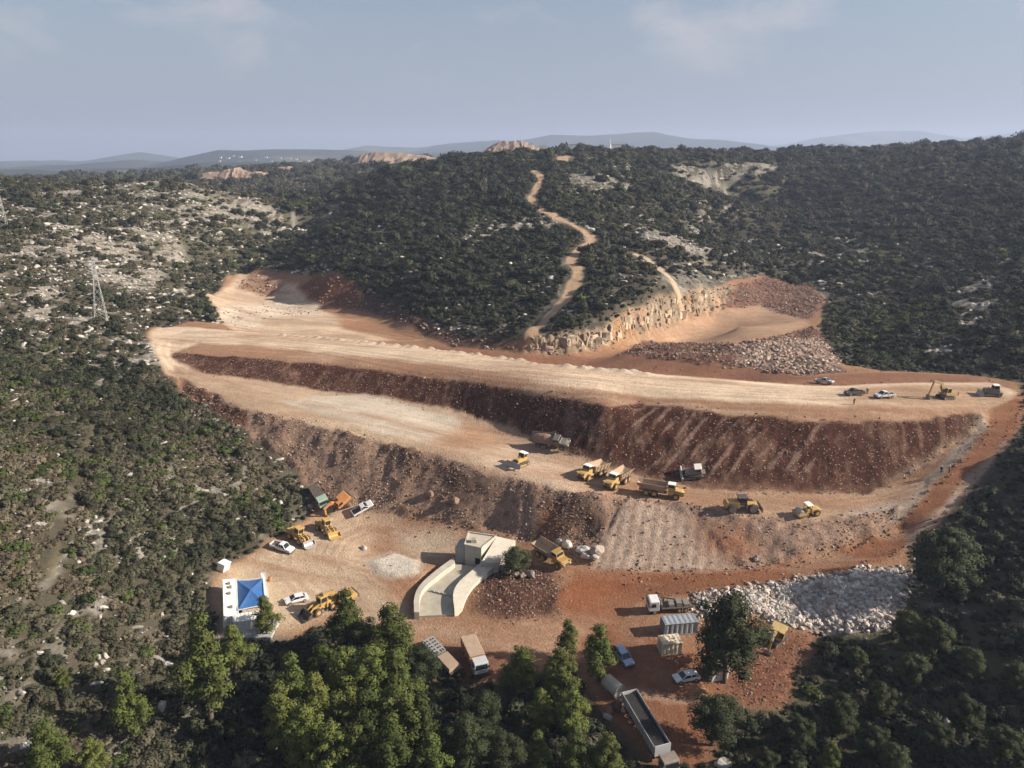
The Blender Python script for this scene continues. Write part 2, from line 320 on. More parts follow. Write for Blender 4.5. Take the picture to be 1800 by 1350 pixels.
# colour, amount of loose stones, share of rough relief, zone object
CREAM = (.78,.60,.43); TAN = (.43,.30,.185); ORANGE = (.345,.19,.108); RED = (.235,.105,.06); SLOPE = (.070,.025,.0145); DARK = (.105,.056,.038)
PINK = (.30,.205,.155); WHITE = (.60,.52,.43); RUB = (.33,.22,.15); SOILRED = (.20,.085,.05); PALE = (.42,.385,.345)
ZONES = [
 # name, outline, colour, stones, edge softness
 ('works', [(255,590),(262,575),(330,565),(396,569),(382,545),(364,517),(402,487),(440,474),(470,474),(560,485),(625,505),(700,540),(770,580),(870,606),(930,596),(1060,582),(1100,556),(1150,526),(1250,508),(1290,490),(1340,484),(1420,500),(1450,520),(1440,580),(1480,640),(1560,652),(1700,658),(1790,672),(1798,730),(1770,785),(1700,870),(1640,935),(1600,970),(1590,1010),(1570,1080),(1540,1110),(1440,1112),(1400,1190),(1380,1240),(1290,1245),(1240,1340),(1160,1345),(1050,1240),(1010,1180),(860,1195),(760,1150),(690,1110),(640,1090),(560,1100),(520,1120),(400,1115),(375,1060),(375,1000),(430,975),(500,940),(545,905),(548,860),(490,800),(430,748),(318,688),(285,650),(270,615)], ORANGE, .15, 1.0),
 ('basin_left', [(360,515),(430,480),(520,500),(560,545),(700,575),(745,597),(600,600),(450,585),(395,570)], (.63,.47,.33), .12, 2.0),
 ('basin_red', [(590,545),(700,560),(745,595),(680,597),(600,578)], ORANGE, .1, 2.5),
 ('basin_red2', [(440,482),(500,500),(470,522),(420,505)], (.34,.19,.11), .25, 2.5),
 ('basin_white', [(385,545),(470,528),(565,535),(560,550),(470,560),(450,580),(400,572)], (.68,.56,.43), .1, 2.0),
 ('cut_red', [(520,505),(560,486),(625,504),(640,545),(560,532)], (.17,.072,.043), .25, 1.5),
 ('cut_dark', [(640,505),(700,538),(770,578),(880,606),(920,618),(800,610),(745,592),(690,560),(630,540)], (.085,.05,.037), .5, 1.5),
 ('cliff', [(925,594),(1060,578),(1100,550),(1150,522),(1210,512),(1290,500),(1290,535),(1220,556),(1150,580),(1105,595),(1070,608),(1000,620),(925,620)], (.36,.27,.185), .4, 1.0),
 ('cliff_rust', [(1068,600),(1085,560),(1110,560),(1125,585),(1100,598)], (.42,.22,.10), .1, 2.0),
 ('pad', [(1100,600),(1180,568),(1250,548),(1330,530),(1410,555),(1425,572),(1360,592),(1290,602),(1180,605)], (.47,.30,.19), .05, 2.0),
 ('rubble_back', [(1270,540),(1300,500),(1345,486),(1420,500),(1450,525),(1420,560),(1340,535)], (.19,.098,.07), .9, 2.0),
 ('rubble_mid', [(1085,625),(1130,600),(1290,604),(1370,592),(1430,575),(1450,590),(1480,655),(1400,660),(1250,640)], (.15,.075,.05), 1.0, 1.5),
 ('rubble_white', [(1290,612),(1390,596),(1440,592),(1478,650),(1400,656),(1310,642)], (.36,.25,.20), 1.0, 3),
 ('rear_red', [(930,628),(1085,625),(1250,640),(1400,662),(1560,655),(1700,660),(1735,673),(1600,673),(1450,679),(1300,669),(1100,653),(950,641),(800,620),(750,606)], (.28,.135,.08), .15, 1.5),
 ('shoulder', CR + [(1728,735)] + CF[::-1], (.40,.235,.145), .1, .8),
 ('crest', CR + [(1770,708),(1700,716),(1550,712),(1400,710),(1250,702),(1120,695),(1000,680),(850,652),(700,632),(560,618),(430,607),(350,603),(312,616),(303,630),(345,655),(360,668),(318,668),(285,648),(270,615)], CREAM, .03, 1.6),
 ('crest_right', [(1480,684),(1600,676),(1735,676),(1785,700),(1760,716),(1600,714),(1500,708)], (.48,.32,.205), .06, 4),
 ('upper', CF + [(1728,733)] + UT[::-1], SLOPE, .85, .35),
 ('upper_dull', [(320,634),(433,632),(800,675),(1000,715),(1060,730),(960,770),(800,718),(567,684),(420,664)], (.082,.034,.021), .8, 5),
 ('upper_foot', [(960,785),(1000,775),(1250,838),(1500,845),(1620,815),(1600,835),(1520,868),(1400,868),(1250,862),(1150,845),(1050,812)], (.070,.027,.016), .5, 3),
 ('upper_pale', [(1600,820),(1700,765),(1735,735),(1735,700),(1712,720),(1715,745),(1650,800),(1560,850)], (.38,.27,.18), .4, 2),
 ('bench', [(300,640),(345,655),(360,656)] + UT[2:-3] + [(1640,840),(1610,890)] + BO[::-1], (.52,.37,.25), .08, .6),
 ('bench_white', [(485,705),(560,695),(640,692),(815,740),(752,782),(640,752)], (.56,.47,.37), .04, .35),
 ('bench_orange', [(752,782),(815,742),(960,795),(1150,850),(1400,872),(1540,872),(1600,850),(1600,885),(1500,905),(1400,914),(1300,904),(1150,880),(1000,866),(900,840)], (.42,.255,.158), .12, 5),
 ('bench_pale', [(800,790),(900,785),(1040,830),(1060,858),(1000,864),(880,835)], (.57,.43,.31), .1, 4),
 ('bench_right', [(1480,900),(1540,885),(1590,880),(1590,920),(1560,930),(1500,955)], (.44,.37,.30), .55, 2),
 ('lower', BO + [(1580,925)] + LT[::-1], (.285,.185,.132), .75, .4),
 ('lower_redleft', [(313,664),(433,722),(432,750),(400,738),(318,688)], (.17,.078,.048), .4, .8),
 ('lower_dark1', [(690,792),(760,810),(840,835),(870,870),(800,862),(730,830)], (.085,.048,.034), .6, 3),
 ('lower_dark2', [(930,862),(1010,880),(1062,905),(1060,945),(1000,950),(930,945),(950,900)], (.075,.042,.030), .7, 2.5),
 ('lower_red', [(950,900),(975,895),(985,930),(960,950)], (.30,.13,.07), .4, 2),
 ('fill_pale', [(1103,876),(1180,887),(1250,940),(1290,1000),(1200,1003),(1040,1000),(1060,950)], (.43,.315,.24), .5, .4),
 ('fill_mid', [(1180,887),(1300,908),(1400,918),(1490,908),(1470,970),(1300,998),(1290,1000),(1250,940)], (.285,.19,.138), .7, 2),
 ('fill_red', [(1225,930),(1300,925),(1330,965),(1300,985),(1240,975)], (.27,.125,.072), .4, 4),
 ('yard', [(400,1000),(440,978),(520,950),(575,890),(640,897),(700,910),(660,960),(640,1000),(680,1040),(720,1085),(700,1112),(600,1075),(500,1110),(400,1112),(378,1060)], (.60,.45,.31), .03, 3),
 ('yard_red', [(620,930),(700,905),(770,918),(790,945),(740,965),(680,975),(640,960)], (.34,.19,.115), .15, 5),
 ('yard_pale', [(645,985),(690,972),(740,985),(735,1010),(690,1018),(650,1008)], (.60,.53,.44), .1, 1.5),
 ('yard_pale2', [(700,935),(790,930),(810,945),(790,975),(740,985),(715,965)], (.47,.36,.26), .2, 4),
 ('rubble_yard', [(830,1020),(880,985),(960,1000),(1000,1040),(985,1085),(900,1095),(840,1075)], (.095,.044,.030), .8, 2.5),
 ('road', [(1795,690),(1798,730),(1778,768),(1740,818),(1690,868),(1645,918),(1602,964),(1500,1000),(1400,1014),(1300,1034),(1200,1045),(1120,1060),(1080,1110),(1110,1170),(1160,1230),(1230,1345),(1165,1345),(1090,1220),(1020,1130),(980,1060),(1010,1005),(1100,1010),(1200,1010),(1300,1004),(1400,986),(1500,957),(1580,920),(1610,892),(1650,846),(1700,796),(1738,756),(1742,725)], (.26,.10,.046), .05, .8),
 ('road_track', [(700,1090),(780,1090),(900,1105),(1000,1085),(1060,1090),(1020,1140),(900,1150),(780,1150),(700,1120)], (.40,.235,.145), .05, 3),
 ('soil_red', [(1075,1110),(1150,1100),(1250,1160),(1290,1240),(1240,1340),(1160,1345),(1060,1240),(1010,1170)], (.225,.095,.052), .08, 5),
 ('soil_red2', [(1230,1110),(1320,1100),(1430,1115),(1400,1190),(1380,1235),(1290,1245),(1270,1190)], SOILRED, .6, 3),
 ('road_berm', [(1772,775),(1735,825),(1695,868),(1650,915),(1606,958),(1590,968),(1598,945),(1642,895),(1690,850),(1730,808)], (.43,.33,.25), .35, .8),
 ('road_berm_in', [(1733,742),(1728,758),(1690,800),(1640,850),(1600,893),(1572,920),(1560,914),(1593,880),(1630,840),(1680,788),(1716,752),(1722,738)], (.46,.36,.27), .35, .7),
 ('dirt_pile', [(1200,1205),(1230,1195),(1265,1235),(1240,1250),(1215,1240)], (.40,.20,.11), .1, 1),
 ('soil_dark', [(740,1140),(830,1120),(900,1160),(880,1200),(790,1195)], (.19,.095,.06), .2, 3),
 ('grove', [(470,1150),(600,1110),(700,1130),(760,1190),(900,1200),(1040,1220),(1130,1345),(1140,1349),(440,1349),(450,1250)], (.060,.046,.030), .15, 5),  # needle litter, darkened to put the shade between the pines into the ground
 ('rocks_pale', [(1225,1050),(1330,1036),(1420,1016),(1520,1004),(1590,1000),(1578,1060),(1545,1105),(1450,1112),(1340,1075),(1240,1090)], (.36,.29,.24), .8, 2),
 ('rocks_white', [(1320,1048),(1420,1020),(1530,1008),(1585,1012),(1570,1070),(1540,1106),(1450,1112),(1370,1090),(1320,1072)], (.42,.40,.38), .9, 1.5),
]
soil = np.array((.072,.062,.043)); rock = np.array((.255,.232,.200))
# natural hill ground: brown scrub litter, paler grass, bedrock patches
nn = fbm(GX, GY, 38, 4, 5); n2 = fbm(GX, GY, 9, 4, 8); n3 = fbm(GX, GY, 120, 3, 12)
left = sstep(-20, -110, GX)
midrock = sstep(20, 70, GX) * sstep(250, 150, GX) * sstep(300, 480, GY)
dens = 0.05 + 0.10 * left + 0.12 * midrock
rk = sstep(0.60 - dens * 0.42, 0.72 - dens * 0.32, n2 * 0.6 + nn * 0.4)
rk = rk * (0.30 + 0.45 * left + 0.3 * midrock).clip(0, 1)
rk = rk * (.35 + .65 * sstep(.4, .6, fbm(GX, GY, 2.6, 3, 9)))
strata = sstep(.60, .74, vnoise(GX, (BASE_Z + GY * .012) * 16, 22, 7)) * sstep(.35, .6, fbm(GX, GY, 24, 3, 14))
rk = np.maximum(rk, strata * (.25 + .75 * np.clip(left + midrock + .25, 0, 1)) * sstep(.38, .58, fbm(GX, GY, 3.0, 3, 15)))
colr = soil[None] * (0.75 + 0.5 * nn[:, None])
grass = np.array((.085,.082,.044))
gk = (sstep(0.45, 0.62, n3) * 0.6)[:, None]
colr = colr * (1 - gk) + grass * gk
colr = colr * (1 - rk[:, None]) + rock * (0.85 + 0.3 * n2[:, None]) * rk[:, None]
stone = 0.10 + 0.35 * rk
natural = np.ones(len(GX), np.float32)
zone_id = np.full(len(GX), -1)
MASK = {}
rough = np.ones(len(GX))
ZCOL = {}
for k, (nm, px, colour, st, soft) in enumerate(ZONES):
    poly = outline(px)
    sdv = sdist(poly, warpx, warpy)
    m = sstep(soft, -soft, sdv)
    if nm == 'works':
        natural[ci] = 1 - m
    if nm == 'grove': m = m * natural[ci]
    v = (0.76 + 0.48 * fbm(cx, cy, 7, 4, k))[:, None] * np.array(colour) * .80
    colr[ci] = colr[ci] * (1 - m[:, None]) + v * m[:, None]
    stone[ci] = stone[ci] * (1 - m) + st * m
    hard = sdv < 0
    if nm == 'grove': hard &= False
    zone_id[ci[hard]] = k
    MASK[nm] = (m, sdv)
ZI = {z[0]: i for i, z in enumerate(ZONES)}
# footpaths up the middle hill and along the left slope
def path(px, width, colour, name):
    pl = [G(*p) for p in px]
    pl = np.array([(g.x, g.y) for g in pl if g is not None])
    # smooth the bends
    for _ in range(2):
        q = [pl[0]]
        for a, b in zip(pl[:-1], pl[1:]):
            q += [a * .75 + b * .25, a * .25 + b * .75]
        q.append(pl[-1]); pl = np.array(q)
    d = ldist(pl, cx + 2 * (fbm(cx, cy, 6, 2, 4) - .5), cy + 2 * (fbm(cx, cy, 6, 2, 6) - .5)) - width * (0.7 + 0.6 * vnoise(cx, cy, 12, 3))
    m = sstep(.9, -.5, d)
    if width < .5: m = m * .6 * sstep(.4, .6, vnoise(cx, cy, 3, 5))
    colr[ci] = colr[ci] * (1 - m[:, None]) + (np.array(colour) * (.8 + .4 * n2[ci][:, None])) * m[:, None]
    stone[ci] = stone[ci] * (1 - m) + .1 * m
    zone_id[ci[(d < 0) & (natural[ci] > .5)]] = 900
    CLEAR[:] = np.maximum(CLEAR, sstep(width * 2.2 + 1.2, width * 1.2, d + width))
    return m
CLEAR = np.zeros(len(ci))
trail = path([(935,588),(952,570),(985,535),(1010,505),(1020,480),(1000,458),(1008,445),(1040,425),(1035,412),(1008,398),(975,382),(940,362),(932,348),(945,328),(952,312),(940,300)], 2.2, (.40,.27,.17), 'trail')
trail = np.maximum(trail, path([(1200,540),(1188,510),(1165,478),(1140,455),(1120,448)], 2.0, (.40,.31,.22), 'trail'))
trail = np.maximum(trail, path([(988,268),(993,276),(990,284)], 5, (.38,.27,.18), 'trail'))
ltrail = path([(80,1080),(100,970),(100,930),(125,870),(150,820),(160,780),(180,700),(178,660),(185,620),(200,590)], 0.1, (.17,.145,.075), 'trail')
# bare rocky ribs seen on the middle hill
ribs = np.zeros(len(ci))
for nm, px in [('a',[(800,415),(850,385),(900,372),(985,385),(1000,400),(900,405),(840,425)]), ('b',[(985,310),(1060,305),(1110,325),(1100,345),(1040,335)]), ('c',[(935,500),(980,465),(990,490),(975,525),(940,520)]),
               ('d',[(1130,395),(1230,430),(1260,480),(1200,440),(1110,410)]), ('e',[(1160,490),(1230,480),(1290,500),(1200,520)]), ('f',[(1180,290),(1330,285),(1380,300),(1250,330),(1190,315)]), ('g',[(70,400),(200,380),(290,390),(330,460),(240,520),(130,470)]), ('h',[(330,330),(450,350),(510,380),(400,400),(330,370)]),
               ('k',[(210,317),(320,316),(350,330),(290,328),(215,325)]), ('i',[(40,520),(90,480),(110,540),(30,590)]), ('j',[(1680,520),(1740,480),(1760,530),(1720,580),(1680,560)])]:
    m = sstep(4, -4, sdist(outline(px), warpx, warpy))
    ribs = np.maximum(ribs, m)
rn = sstep(.46, .58, .45 * fbm(cx, cy, 9, 2, 31) + .55 * fbm(cx, cy, 2.6, 3, 32)) * ribs * natural[ci] * (1 - trail)
colr[ci] = colr[ci] * (1 - rn[:, None]) + np.array((.255,.225,.185)) * rn[:, None]
stone[ci] = np.maximum(stone[ci], rn * .6)
ribs_all = np.zeros(len(GX)); ribs_all[ci] = ribs
rk[ci] = np.maximum(rk[ci], rn)

# red and pale streaks left by the machines on the driven surfaces
drive = np.zeros(len(ci))
for nm in ('crest', 'bench', 'yard', 'road', 'basin_left', 'pad', 'road_track', 'soil_red', 'shoulder'):
    drive = np.maximum(drive, MASK[nm][0])
ax = np.array([.96, -.27])
along = cx * ax[0] + cy * ax[1]; across = -cx * ax[1] + cy * ax[0]
st1 = fbm(along / 9, across, 2.2, 3, 40); st2 = fbm(along / 5, across, 5, 3, 44)
sk = (sstep(.58, .75, st1) * .35 + sstep(.56, .72, st2) * .28) * drive
colr[ci] = colr[ci] * (1 - sk[:, None]) + np.array((.29,.15,.085)) * sk[:, None]
sk2 = sstep(.6, .75, fbm(along / 8, across, 3, 3, 47)) * .35 * drive
colr[ci] = colr[ci] * (1 - sk2[:, None]) + np.array((.46,.35,.25)) * sk2[:, None]

# pairs of wheel ruts worn into the driven ground
rut = np.zeros(len(ci)); rut_r = random.Random(3)
def ruts(px, count, spread, strength=1.0):
    g_ = [G(*p) for p in px]
    pl = np.array([(q.x, q.y) for q in g_ if q is not None])
    for _ in range(2):
        q = [pl[0]]
        for a_, b_ in zip(pl[:-1], pl[1:]): q += [a_*.75 + b_*.25, a_*.25 + b_*.75]
        q.append(pl[-1]); pl = np.array(q)
    tg = np.gradient(pl, axis=0); tg /= np.linalg.norm(tg, axis=1)[:, None]; nm_ = np.stack([-tg[:, 1], tg[:, 0]], 1)
    for k in range(count):
        off = rut_r.uniform(-spread, spread); amp_ = rut_r.uniform(0, 1.6); ph_ = rut_r.uniform(0, 6.28); fq = rut_r.uniform(1, 3)
        base = pl + nm_ * (off + amp_ * np.sin(np.linspace(0, fq * 3.1, len(pl)) + ph_))[:, None]
        sub = (cx > base[:,0].min()-3) & (cx < base[:,0].max()+3) & (cy > base[:,1].min()-3) & (cy < base[:,1].max()+3)
        for s_ in (-1.05, 1.05):
            d_ = ldist(base + nm_ * s_, cx[sub], cy[sub])
            rut[sub] = np.maximum(rut[sub], sstep(.75, .25, d_) * strength * rut_r.uniform(.4, 1))
ruts([(300,590),(420,592),(560,603),(800,636),(1000,660),(1200,680),(1400,692),(1560,692),(1740,690)], 9, 9)
ruts([(300,600),(290,620),(320,655),(420,690),(560,720),(760,765),(950,815),(1100,860)], 7, 6)
ruts([(900,800),(1050,850),(1200,872),(1400,890),(1560,880),(1640,850)], 5, 4)
ruts([(1765,705),(1768,745),(1720,800),(1640,890),(1590,940),(1480,980),(1300,1018),(1150,1040),(1040,1090),(900,1128),(720,1105)], 7, 2.6)
ruts([(1060,1060),(1090,1110),(1130,1180),(1170,1260),(1200,1345)], 5, 3)
ruts([(720,1105),(640,1070),(560,1020),(520,985),(560,930),(610,915)], 8, 6)
ruts([(470,1000),(560,985),(640,1010),(690,1075)], 6, 5)
ruts([(420,540),(520,560),(640,575),(740,598),(900,628)], 6, 5)
ruts([(1120,612),(1200,590),(1300,570),(1380,568)], 5, 5)
rut = rut * np.clip(drive + .3 * MASK['works'][0], 0, 1)
colr[ci] = colr[ci] * (1 - .30 * rut[:, None]) + np.array((.22,.125,.075)) * .30 * rut[:, None]

# relief: scrubby hill bumps, bedrock ledges, spill slopes, dozer furrows on the upper slope
hill_amp = np.clip(GY / 400, .5, 2.2)
dz = natural * ((fbm(GX, GY, 26, 4, 50) - .5) * 2.6 * hill_amp + (fbm(GX, GY, 5, 3, 53) - .5) * .9)
dz += natural * rk * .55 * sstep(.4, .7, fbm(GX, GY, 4, 3, 55))
dzc = np.zeros(len(ci))
dzc -= rut * .14
up_m = MASK['upper'][0]; lo_m = MASK['lower'][0]
dzc += up_m * ((fbm(cx, cy, 4, 4, 60) - .5) * 1.1 + (fbm(cx, cy, 1.2, 2, 61) - .5) * .35)
dzc += lo_m * ((fbm(cx, cy, 7, 4, 62) - .5) * 3.2 + (fbm(cx, cy, 1.3, 2, 63) - .5) * .45) * (1 - .8 * MASK['fill_pale'][0])
furrow_zone = sstep(3, -3, sdist(outline([(1010,770),(1110,712),(1280,728),(1440,745),(1440,830),(1250,842),(1060,800)]), warpx, warpy)) * up_m
ph = (cx * .66 - cy * .75 + 2.6 * fbm(cx, cy, 12, 2, 64) + .8 * fbm(cx, cy, 3, 2, 69)) * (2 * math.pi / 3.1)
dzc += furrow_zone * .09 * np.sin(ph)
fs = sstep(.6, .95, np.sin(ph) + 1.2 * (fbm(cx, cy, 3, 3, 67) - .5)) * furrow_zone * .5 * sstep(.42, .6, fbm(cx, cy, 5, 3, 65))
colr[ci] = colr[ci] * (1 - fs[:, None]) + np.array((.33,.22,.165)) * fs[:, None]
chute = sstep(.52, .66, fbm(along, across / 5, 1.3, 3, 66)) * sstep(.35, .6, fbm(cx, cy, 4, 3, 68)) * (up_m * .3 + lo_m * .42)
colr[ci] = colr[ci] * (1 - chute[:, None]) + np.array((.27,.165,.11)) * chute[:, None]
for nm, amp, sc in (('rubble_mid', 3.0, 11), ('rubble_back', 1.6, 9), ('rocks_pale', 1.4, 6), ('rubble_yard', .7, 5), ('cut_red', 1.8, 7), ('cut_dark', 1.6, 6), ('soil_red2', .8, 6)):
    dzc += MASK[nm][0] * ((fbm(cx, cy, sc, 3, 70) - .42) * amp + (fbm(cx, cy, 1.3, 2, 71) - .5) * .5)
cl = MASK['cliff'][0]
dzc += cl * ((fbm(cx, cy, 3.2, 3, 75) - .5) * 3.4 + (fbm(cx, cy, 1.1, 2, 76) - .5) * 1.6)
dkm = sstep(.56, .66, vnoise(cx * 1.0 + cy * .25, cy * 0.12, 2.0, 78)) * cl * .6
colr[ci] = colr[ci] * (1 - dkm[:, None]) + np.array((.16,.11,.075)) * dkm[:, None]
rusty = sstep(.55, .7, fbm(cx, cy, 9, 2, 79)) * cl * .35
colr[ci] = colr[ci] * (1 - rusty[:, None]) + np.array((.44,.24,.11)) * rusty[:, None]
dzc += drive * (fbm(along / 3, across, 4, 3, 80) - .5) * .28
fp = MASK['fill_pale'][0]
rib = .10 * np.sin(along * 2 * math.pi / 2.3 + 2 * fbm(cx, cy, 4, 2, 91)) * fp
dzc += .5 * rib
colr[ci] *= (1 + 1.6 * rib)[:, None]
dp = MASK['dirt_pile'][1]
dzc += np.clip(-dp, 0, 3) * .55
yp = MASK['yard_pale'][1]
dzc += np.clip(-yp, 0, 1.2) * .35
# windrow of small heaps along the rear edge of the crest
wr = []
for k in range(46):
    t = k / 45
    u = 500 + 640 * t
    v = np.interp(u, [500, 650, 800, 950, 1140], [586, 600, 616, 637, 654]) + 4
    g = G(u, v)
    wr.append((g.x + random.uniform(-.6, .6), g.y + random.uniform(-.8, .8), random.uniform(.5, 1.25), random.uniform(1.3, 2.1)))
for (x, y, h, r) in wr:
    q = (np.abs(cx - x) < 5) & (np.abs(cy - y) < 5)
    e = h * np.exp(-(((cx[q]-x)/r)**2 + ((cy[q]-y)/(r*.8))**2))
    dzc[q] = np.maximum(dzc[q], e)
    cm = np.clip(e * .8, 0, .8)[:, None]
    colr[ci[q]] = colr[ci[q]] * (1 - cm) + np.array((.40,.32,.25)) * cm
dz[ci] += dzc
GZ = BASE_Z + dz
# the trench of the outlet channel
ch = sdist(outline([(722,1082),(722,1050),(735,1025),(765,995),(800,970),(850,980),(812,1030),(806,1082)]), cx, cy)
GZ[ci] = np.where(ch < 0, np.minimum(GZ[ci], -.45), GZ[ci])

# ------------------------------------------------------------------ node materials
MATS = {}
def new_mat(name):
    m = bpy.data.materials.new(name); m.use_nodes = True
    m.node_tree.nodes.clear()
    MATS[name] = m
    return m, m.node_tree
def N(t, kind, **kw):
    n_ = t.nodes.new(kind)
    for a, b in kw.items():
        if a.startswith('i_'):
            n_.inputs[a[2:].replace('_', ' ')].default_value = b
        else:
            setattr(n_, a, b)
    return n_
def ground_material(name, cell=1.5, gain=1.0):
    m, t = new_mat(name)
    out = N(t, 'ShaderNodeOutputMaterial'); bs = N(t, 'ShaderNodeBsdfPrincipled', i_Roughness=.95)
    bs.inputs['Specular IOR Level'].default_value = .12
    at = N(t, 'ShaderNodeAttribute', attribute_name='Col')
    geo = N(t, 'ShaderNodeNewGeometry')
    no = N(t, 'ShaderNodeTexNoise', i_Scale=.7, i_Detail=9.0, i_Roughness=.76)
    mr = N(t, 'ShaderNodeMapRange'); mr.inputs['From Min'].default_value = .25; mr.inputs['From Max'].default_value = .75
    mr.inputs['To Min'].default_value = -.5; mr.inputs['To Max'].default_value = .5
    amp = N(t, 'ShaderNodeMath', operation='MULTIPLY_ADD'); amp.inputs[1].default_value = 1.35; amp.inputs[2].default_value = .46
    var = N(t, 'ShaderNodeMath', operation='MULTIPLY_ADD'); var.inputs[2].default_value = 1.0
    mul = N(t, 'ShaderNodeVectorMath', operation='SCALE')
    # loose stones: pale cells scattered through the soil, as dense as the stone value says
    vo = N(t, 'ShaderNodeTexVoronoi', i_Scale=cell); vo.feature = 'F1'
    sep = N(t, 'ShaderNodeSeparateColor')
    gt = N(t, 'ShaderNodeMath', operation='LESS_THAN')
    dlt = N(t, 'ShaderNodeMath', operation='LESS_THAN'); dlt.inputs[1].default_value = .42
    both = N(t, 'ShaderNodeMath', operation='MULTIPLY')
    fac = N(t, 'ShaderNodeMath', operation='MULTIPLY'); fac.inputs[1].default_value = .17
    half = N(t, 'ShaderNodeMath', operation='MULTIPLY'); half.inputs[1].default_value = .75
    mix = N(t, 'ShaderNodeMix', data_type='RGBA')
    scol = N(t, 'ShaderNodeMix', data_type='RGBA'); scol.inputs['A'].default_value = (.16,.095,.062,1); scol.inputs['B'].default_value = (.42,.33,.26,1)
    bump = N(t, 'ShaderNodeBump', i_Strength=.8, i_Distance=.5)
    no2 = N(t, 'ShaderNodeTexNoise', i_Scale=2.2, i_Detail=6.0, i_Roughness=.7)
    l = t.links.new
    for q in (no, no2): l(geo.outputs['Position'], q.inputs['Vector'])
    wv = N(t, 'ShaderNodeVectorMath', operation='MULTIPLY_ADD'); wv.inputs[1].default_value = (.5,.5,.5)
    nw = N(t, 'ShaderNodeTexNoise', i_Scale=3.0, i_Detail=3.0)
    l(geo.outputs['Position'], nw.inputs['Vector']); l(nw.outputs['Color'], wv.inputs[0]); l(geo.outputs['Position'], wv.inputs[2]); l(wv.outputs['Vector'], vo.inputs['Vector'])
    l(no.outputs['Fac'], mr.inputs['Value']); l(at.outputs['Color'], mul.inputs[0]); l(at.outputs['Alpha'], amp.inputs[0]); l(mr.outputs['Result'], var.inputs[0]); l(amp.outputs[0], var.inputs[1]); l(var.outputs[0], mul.inputs['Scale'])
    l(vo.outputs['Color'], sep.inputs['Color'])
    l(at.outputs['Alpha'], fac.inputs[0]); l(fac.outputs[0], gt.inputs[1]); l(sep.outputs['Red'], gt.inputs[0])
    l(vo.outputs['Distance'], dlt.inputs[0]); l(gt.outputs[0], both.inputs[0]); l(dlt.outputs[0], both.inputs[1]); l(both.outputs[0], half.inputs[0])
    l(sep.outputs['Green'], scol.inputs['Factor'])
    l(half.outputs[0], mix.inputs['Factor']); l(mul.outputs['Vector'], mix.inputs['A']); l(scol.outputs['Result'], mix.inputs['B'])
    l(mix.outputs['Result'], bs.inputs['Base Color'])
    l(no2.outputs['Fac'], bump.inputs['Height']); l(bump.outputs['Normal'], bs.inputs['Normal'])
    l(bs.outputs['BSDF'], out.inputs['Surface'])
    return m
M_GROUND = ground_material('earth_and_stone', 2.6)

# ------------------------------------------------------------------ mesh pieces of the ground: one sheet, parted where the zones meet
def tag(o, label=None, cat=None, group=None, kind=None):
    if label: o['label'] = label
    if cat: o['category'] = cat
    if group: o['group'] = group
    if kind: o['kind'] = kind
    return o
def empty(name, loc=(0,0,0), rz=0):
    o = bpy.data.objects.new(name, None); COL.objects.link(o)
    o.location = loc; o.rotation_euler = (0, 0, rz); o.empty_display_size = .5
    return o
jj, ii = np.meshgrid(np.arange(NY - 1), np.arange(NX - 1), indexing='ij')
q0 = (jj * NX + ii).ravel()
QUADS = np.stack([q0, q0 + 1, q0 + NX + 1, q0 + NX], 1)
fz = zone_id[q0 + NX]
GROUPS = {
 'crest_road': ('crest', 'crest_right', 'shoulder'),
 'upper_slope': ('upper', 'upper_dull', 'upper_foot', 'upper_pale'),
 'bench_road': ('bench', 'bench_white', 'bench_orange', 'bench_pale', 'bench_right'),
 'lower_slope': ('lower', 'lower_redleft', 'lower_dark1', 'lower_dark2', 'lower_red', 'fill_pale', 'fill_mid', 'fill_red'),
 'basin_floor': ('basin_left', 'basin_red', 'basin_red2', 'basin_white', 'pad', 'rear_red', 'rubble_mid', 'rubble_back', 'rubble_white'),
 'cliff_face': ('cliff', 'cliff_rust', 'cut_red', 'cut_dark'),
 'dirt_road': ('road', 'road_berm', 'road_berm_in', 'road_track', 'soil_red', 'soil_dark'),
 'work_yard': ('works', 'yard', 'yard_red', 'yard_pale', 'yard_pale2', 'rubble_yard', 'soil_red2', 'dirt_pile', 'rocks_pale', 'rocks_white'),
}
grp = np.zeros(len(q0), int)
gnames = ['hillside'] + list(GROUPS) + ['footpath']
for i, (g_, zs) in enumerate(GROUPS.items()):
    for z in zs:
        grp[fz == ZI[z]] = i + 1
grp[fz == 900] = len(gnames) - 1
CO = np.stack([GX, GY, GZ], 1).astype(np.float32)
CC = np.concatenate([np.clip(colr, 0, 1), stone[:, None]], 1).astype(np.float32)
# smooth normals of the whole sheet
Zg = GZ.reshape(NY, NX)
gy_, gx_ = np.gradient(Zg, ys, xs)
NRM = np.stack([-gx_.ravel(), -gy_.ravel(), np.ones(NX * NY)], 1)
NRM /= np.linalg.norm(NRM, axis=1)[:, None]
def sheet(name, faces, parent=None):
    used, inv = np.unique(faces.ravel(), return_inverse=True)
    me = bpy.data.meshes.new(name)
    me.vertices.add(len(used)); me.vertices.foreach_set('co', CO[used].ravel())
    nf = len(faces)
    me.loops.add(nf * 4); me.loops.foreach_set('vertex_index', inv.astype(np.int32).ravel())
    me.polygons.add(nf); me.polygons.foreach_set('loop_start', np.arange(0, nf * 4, 4, dtype=np.int32))
    me.update(calc_edges=True)
    me.polygons.foreach_set('use_smooth', np.ones(nf, bool))
    a = me.color_attributes.new('Col', 'FLOAT_COLOR', 'POINT'); a.data.foreach_set('color', CC[used].ravel())
    me.normals_split_custom_set_from_vertices(NRM[used].astype(np.float32))
    me.materials.append(M_GROUND)
    o = bpy.data.objects.new(name, me); COL.objects.link(o)
    o.parent = parent
    return o
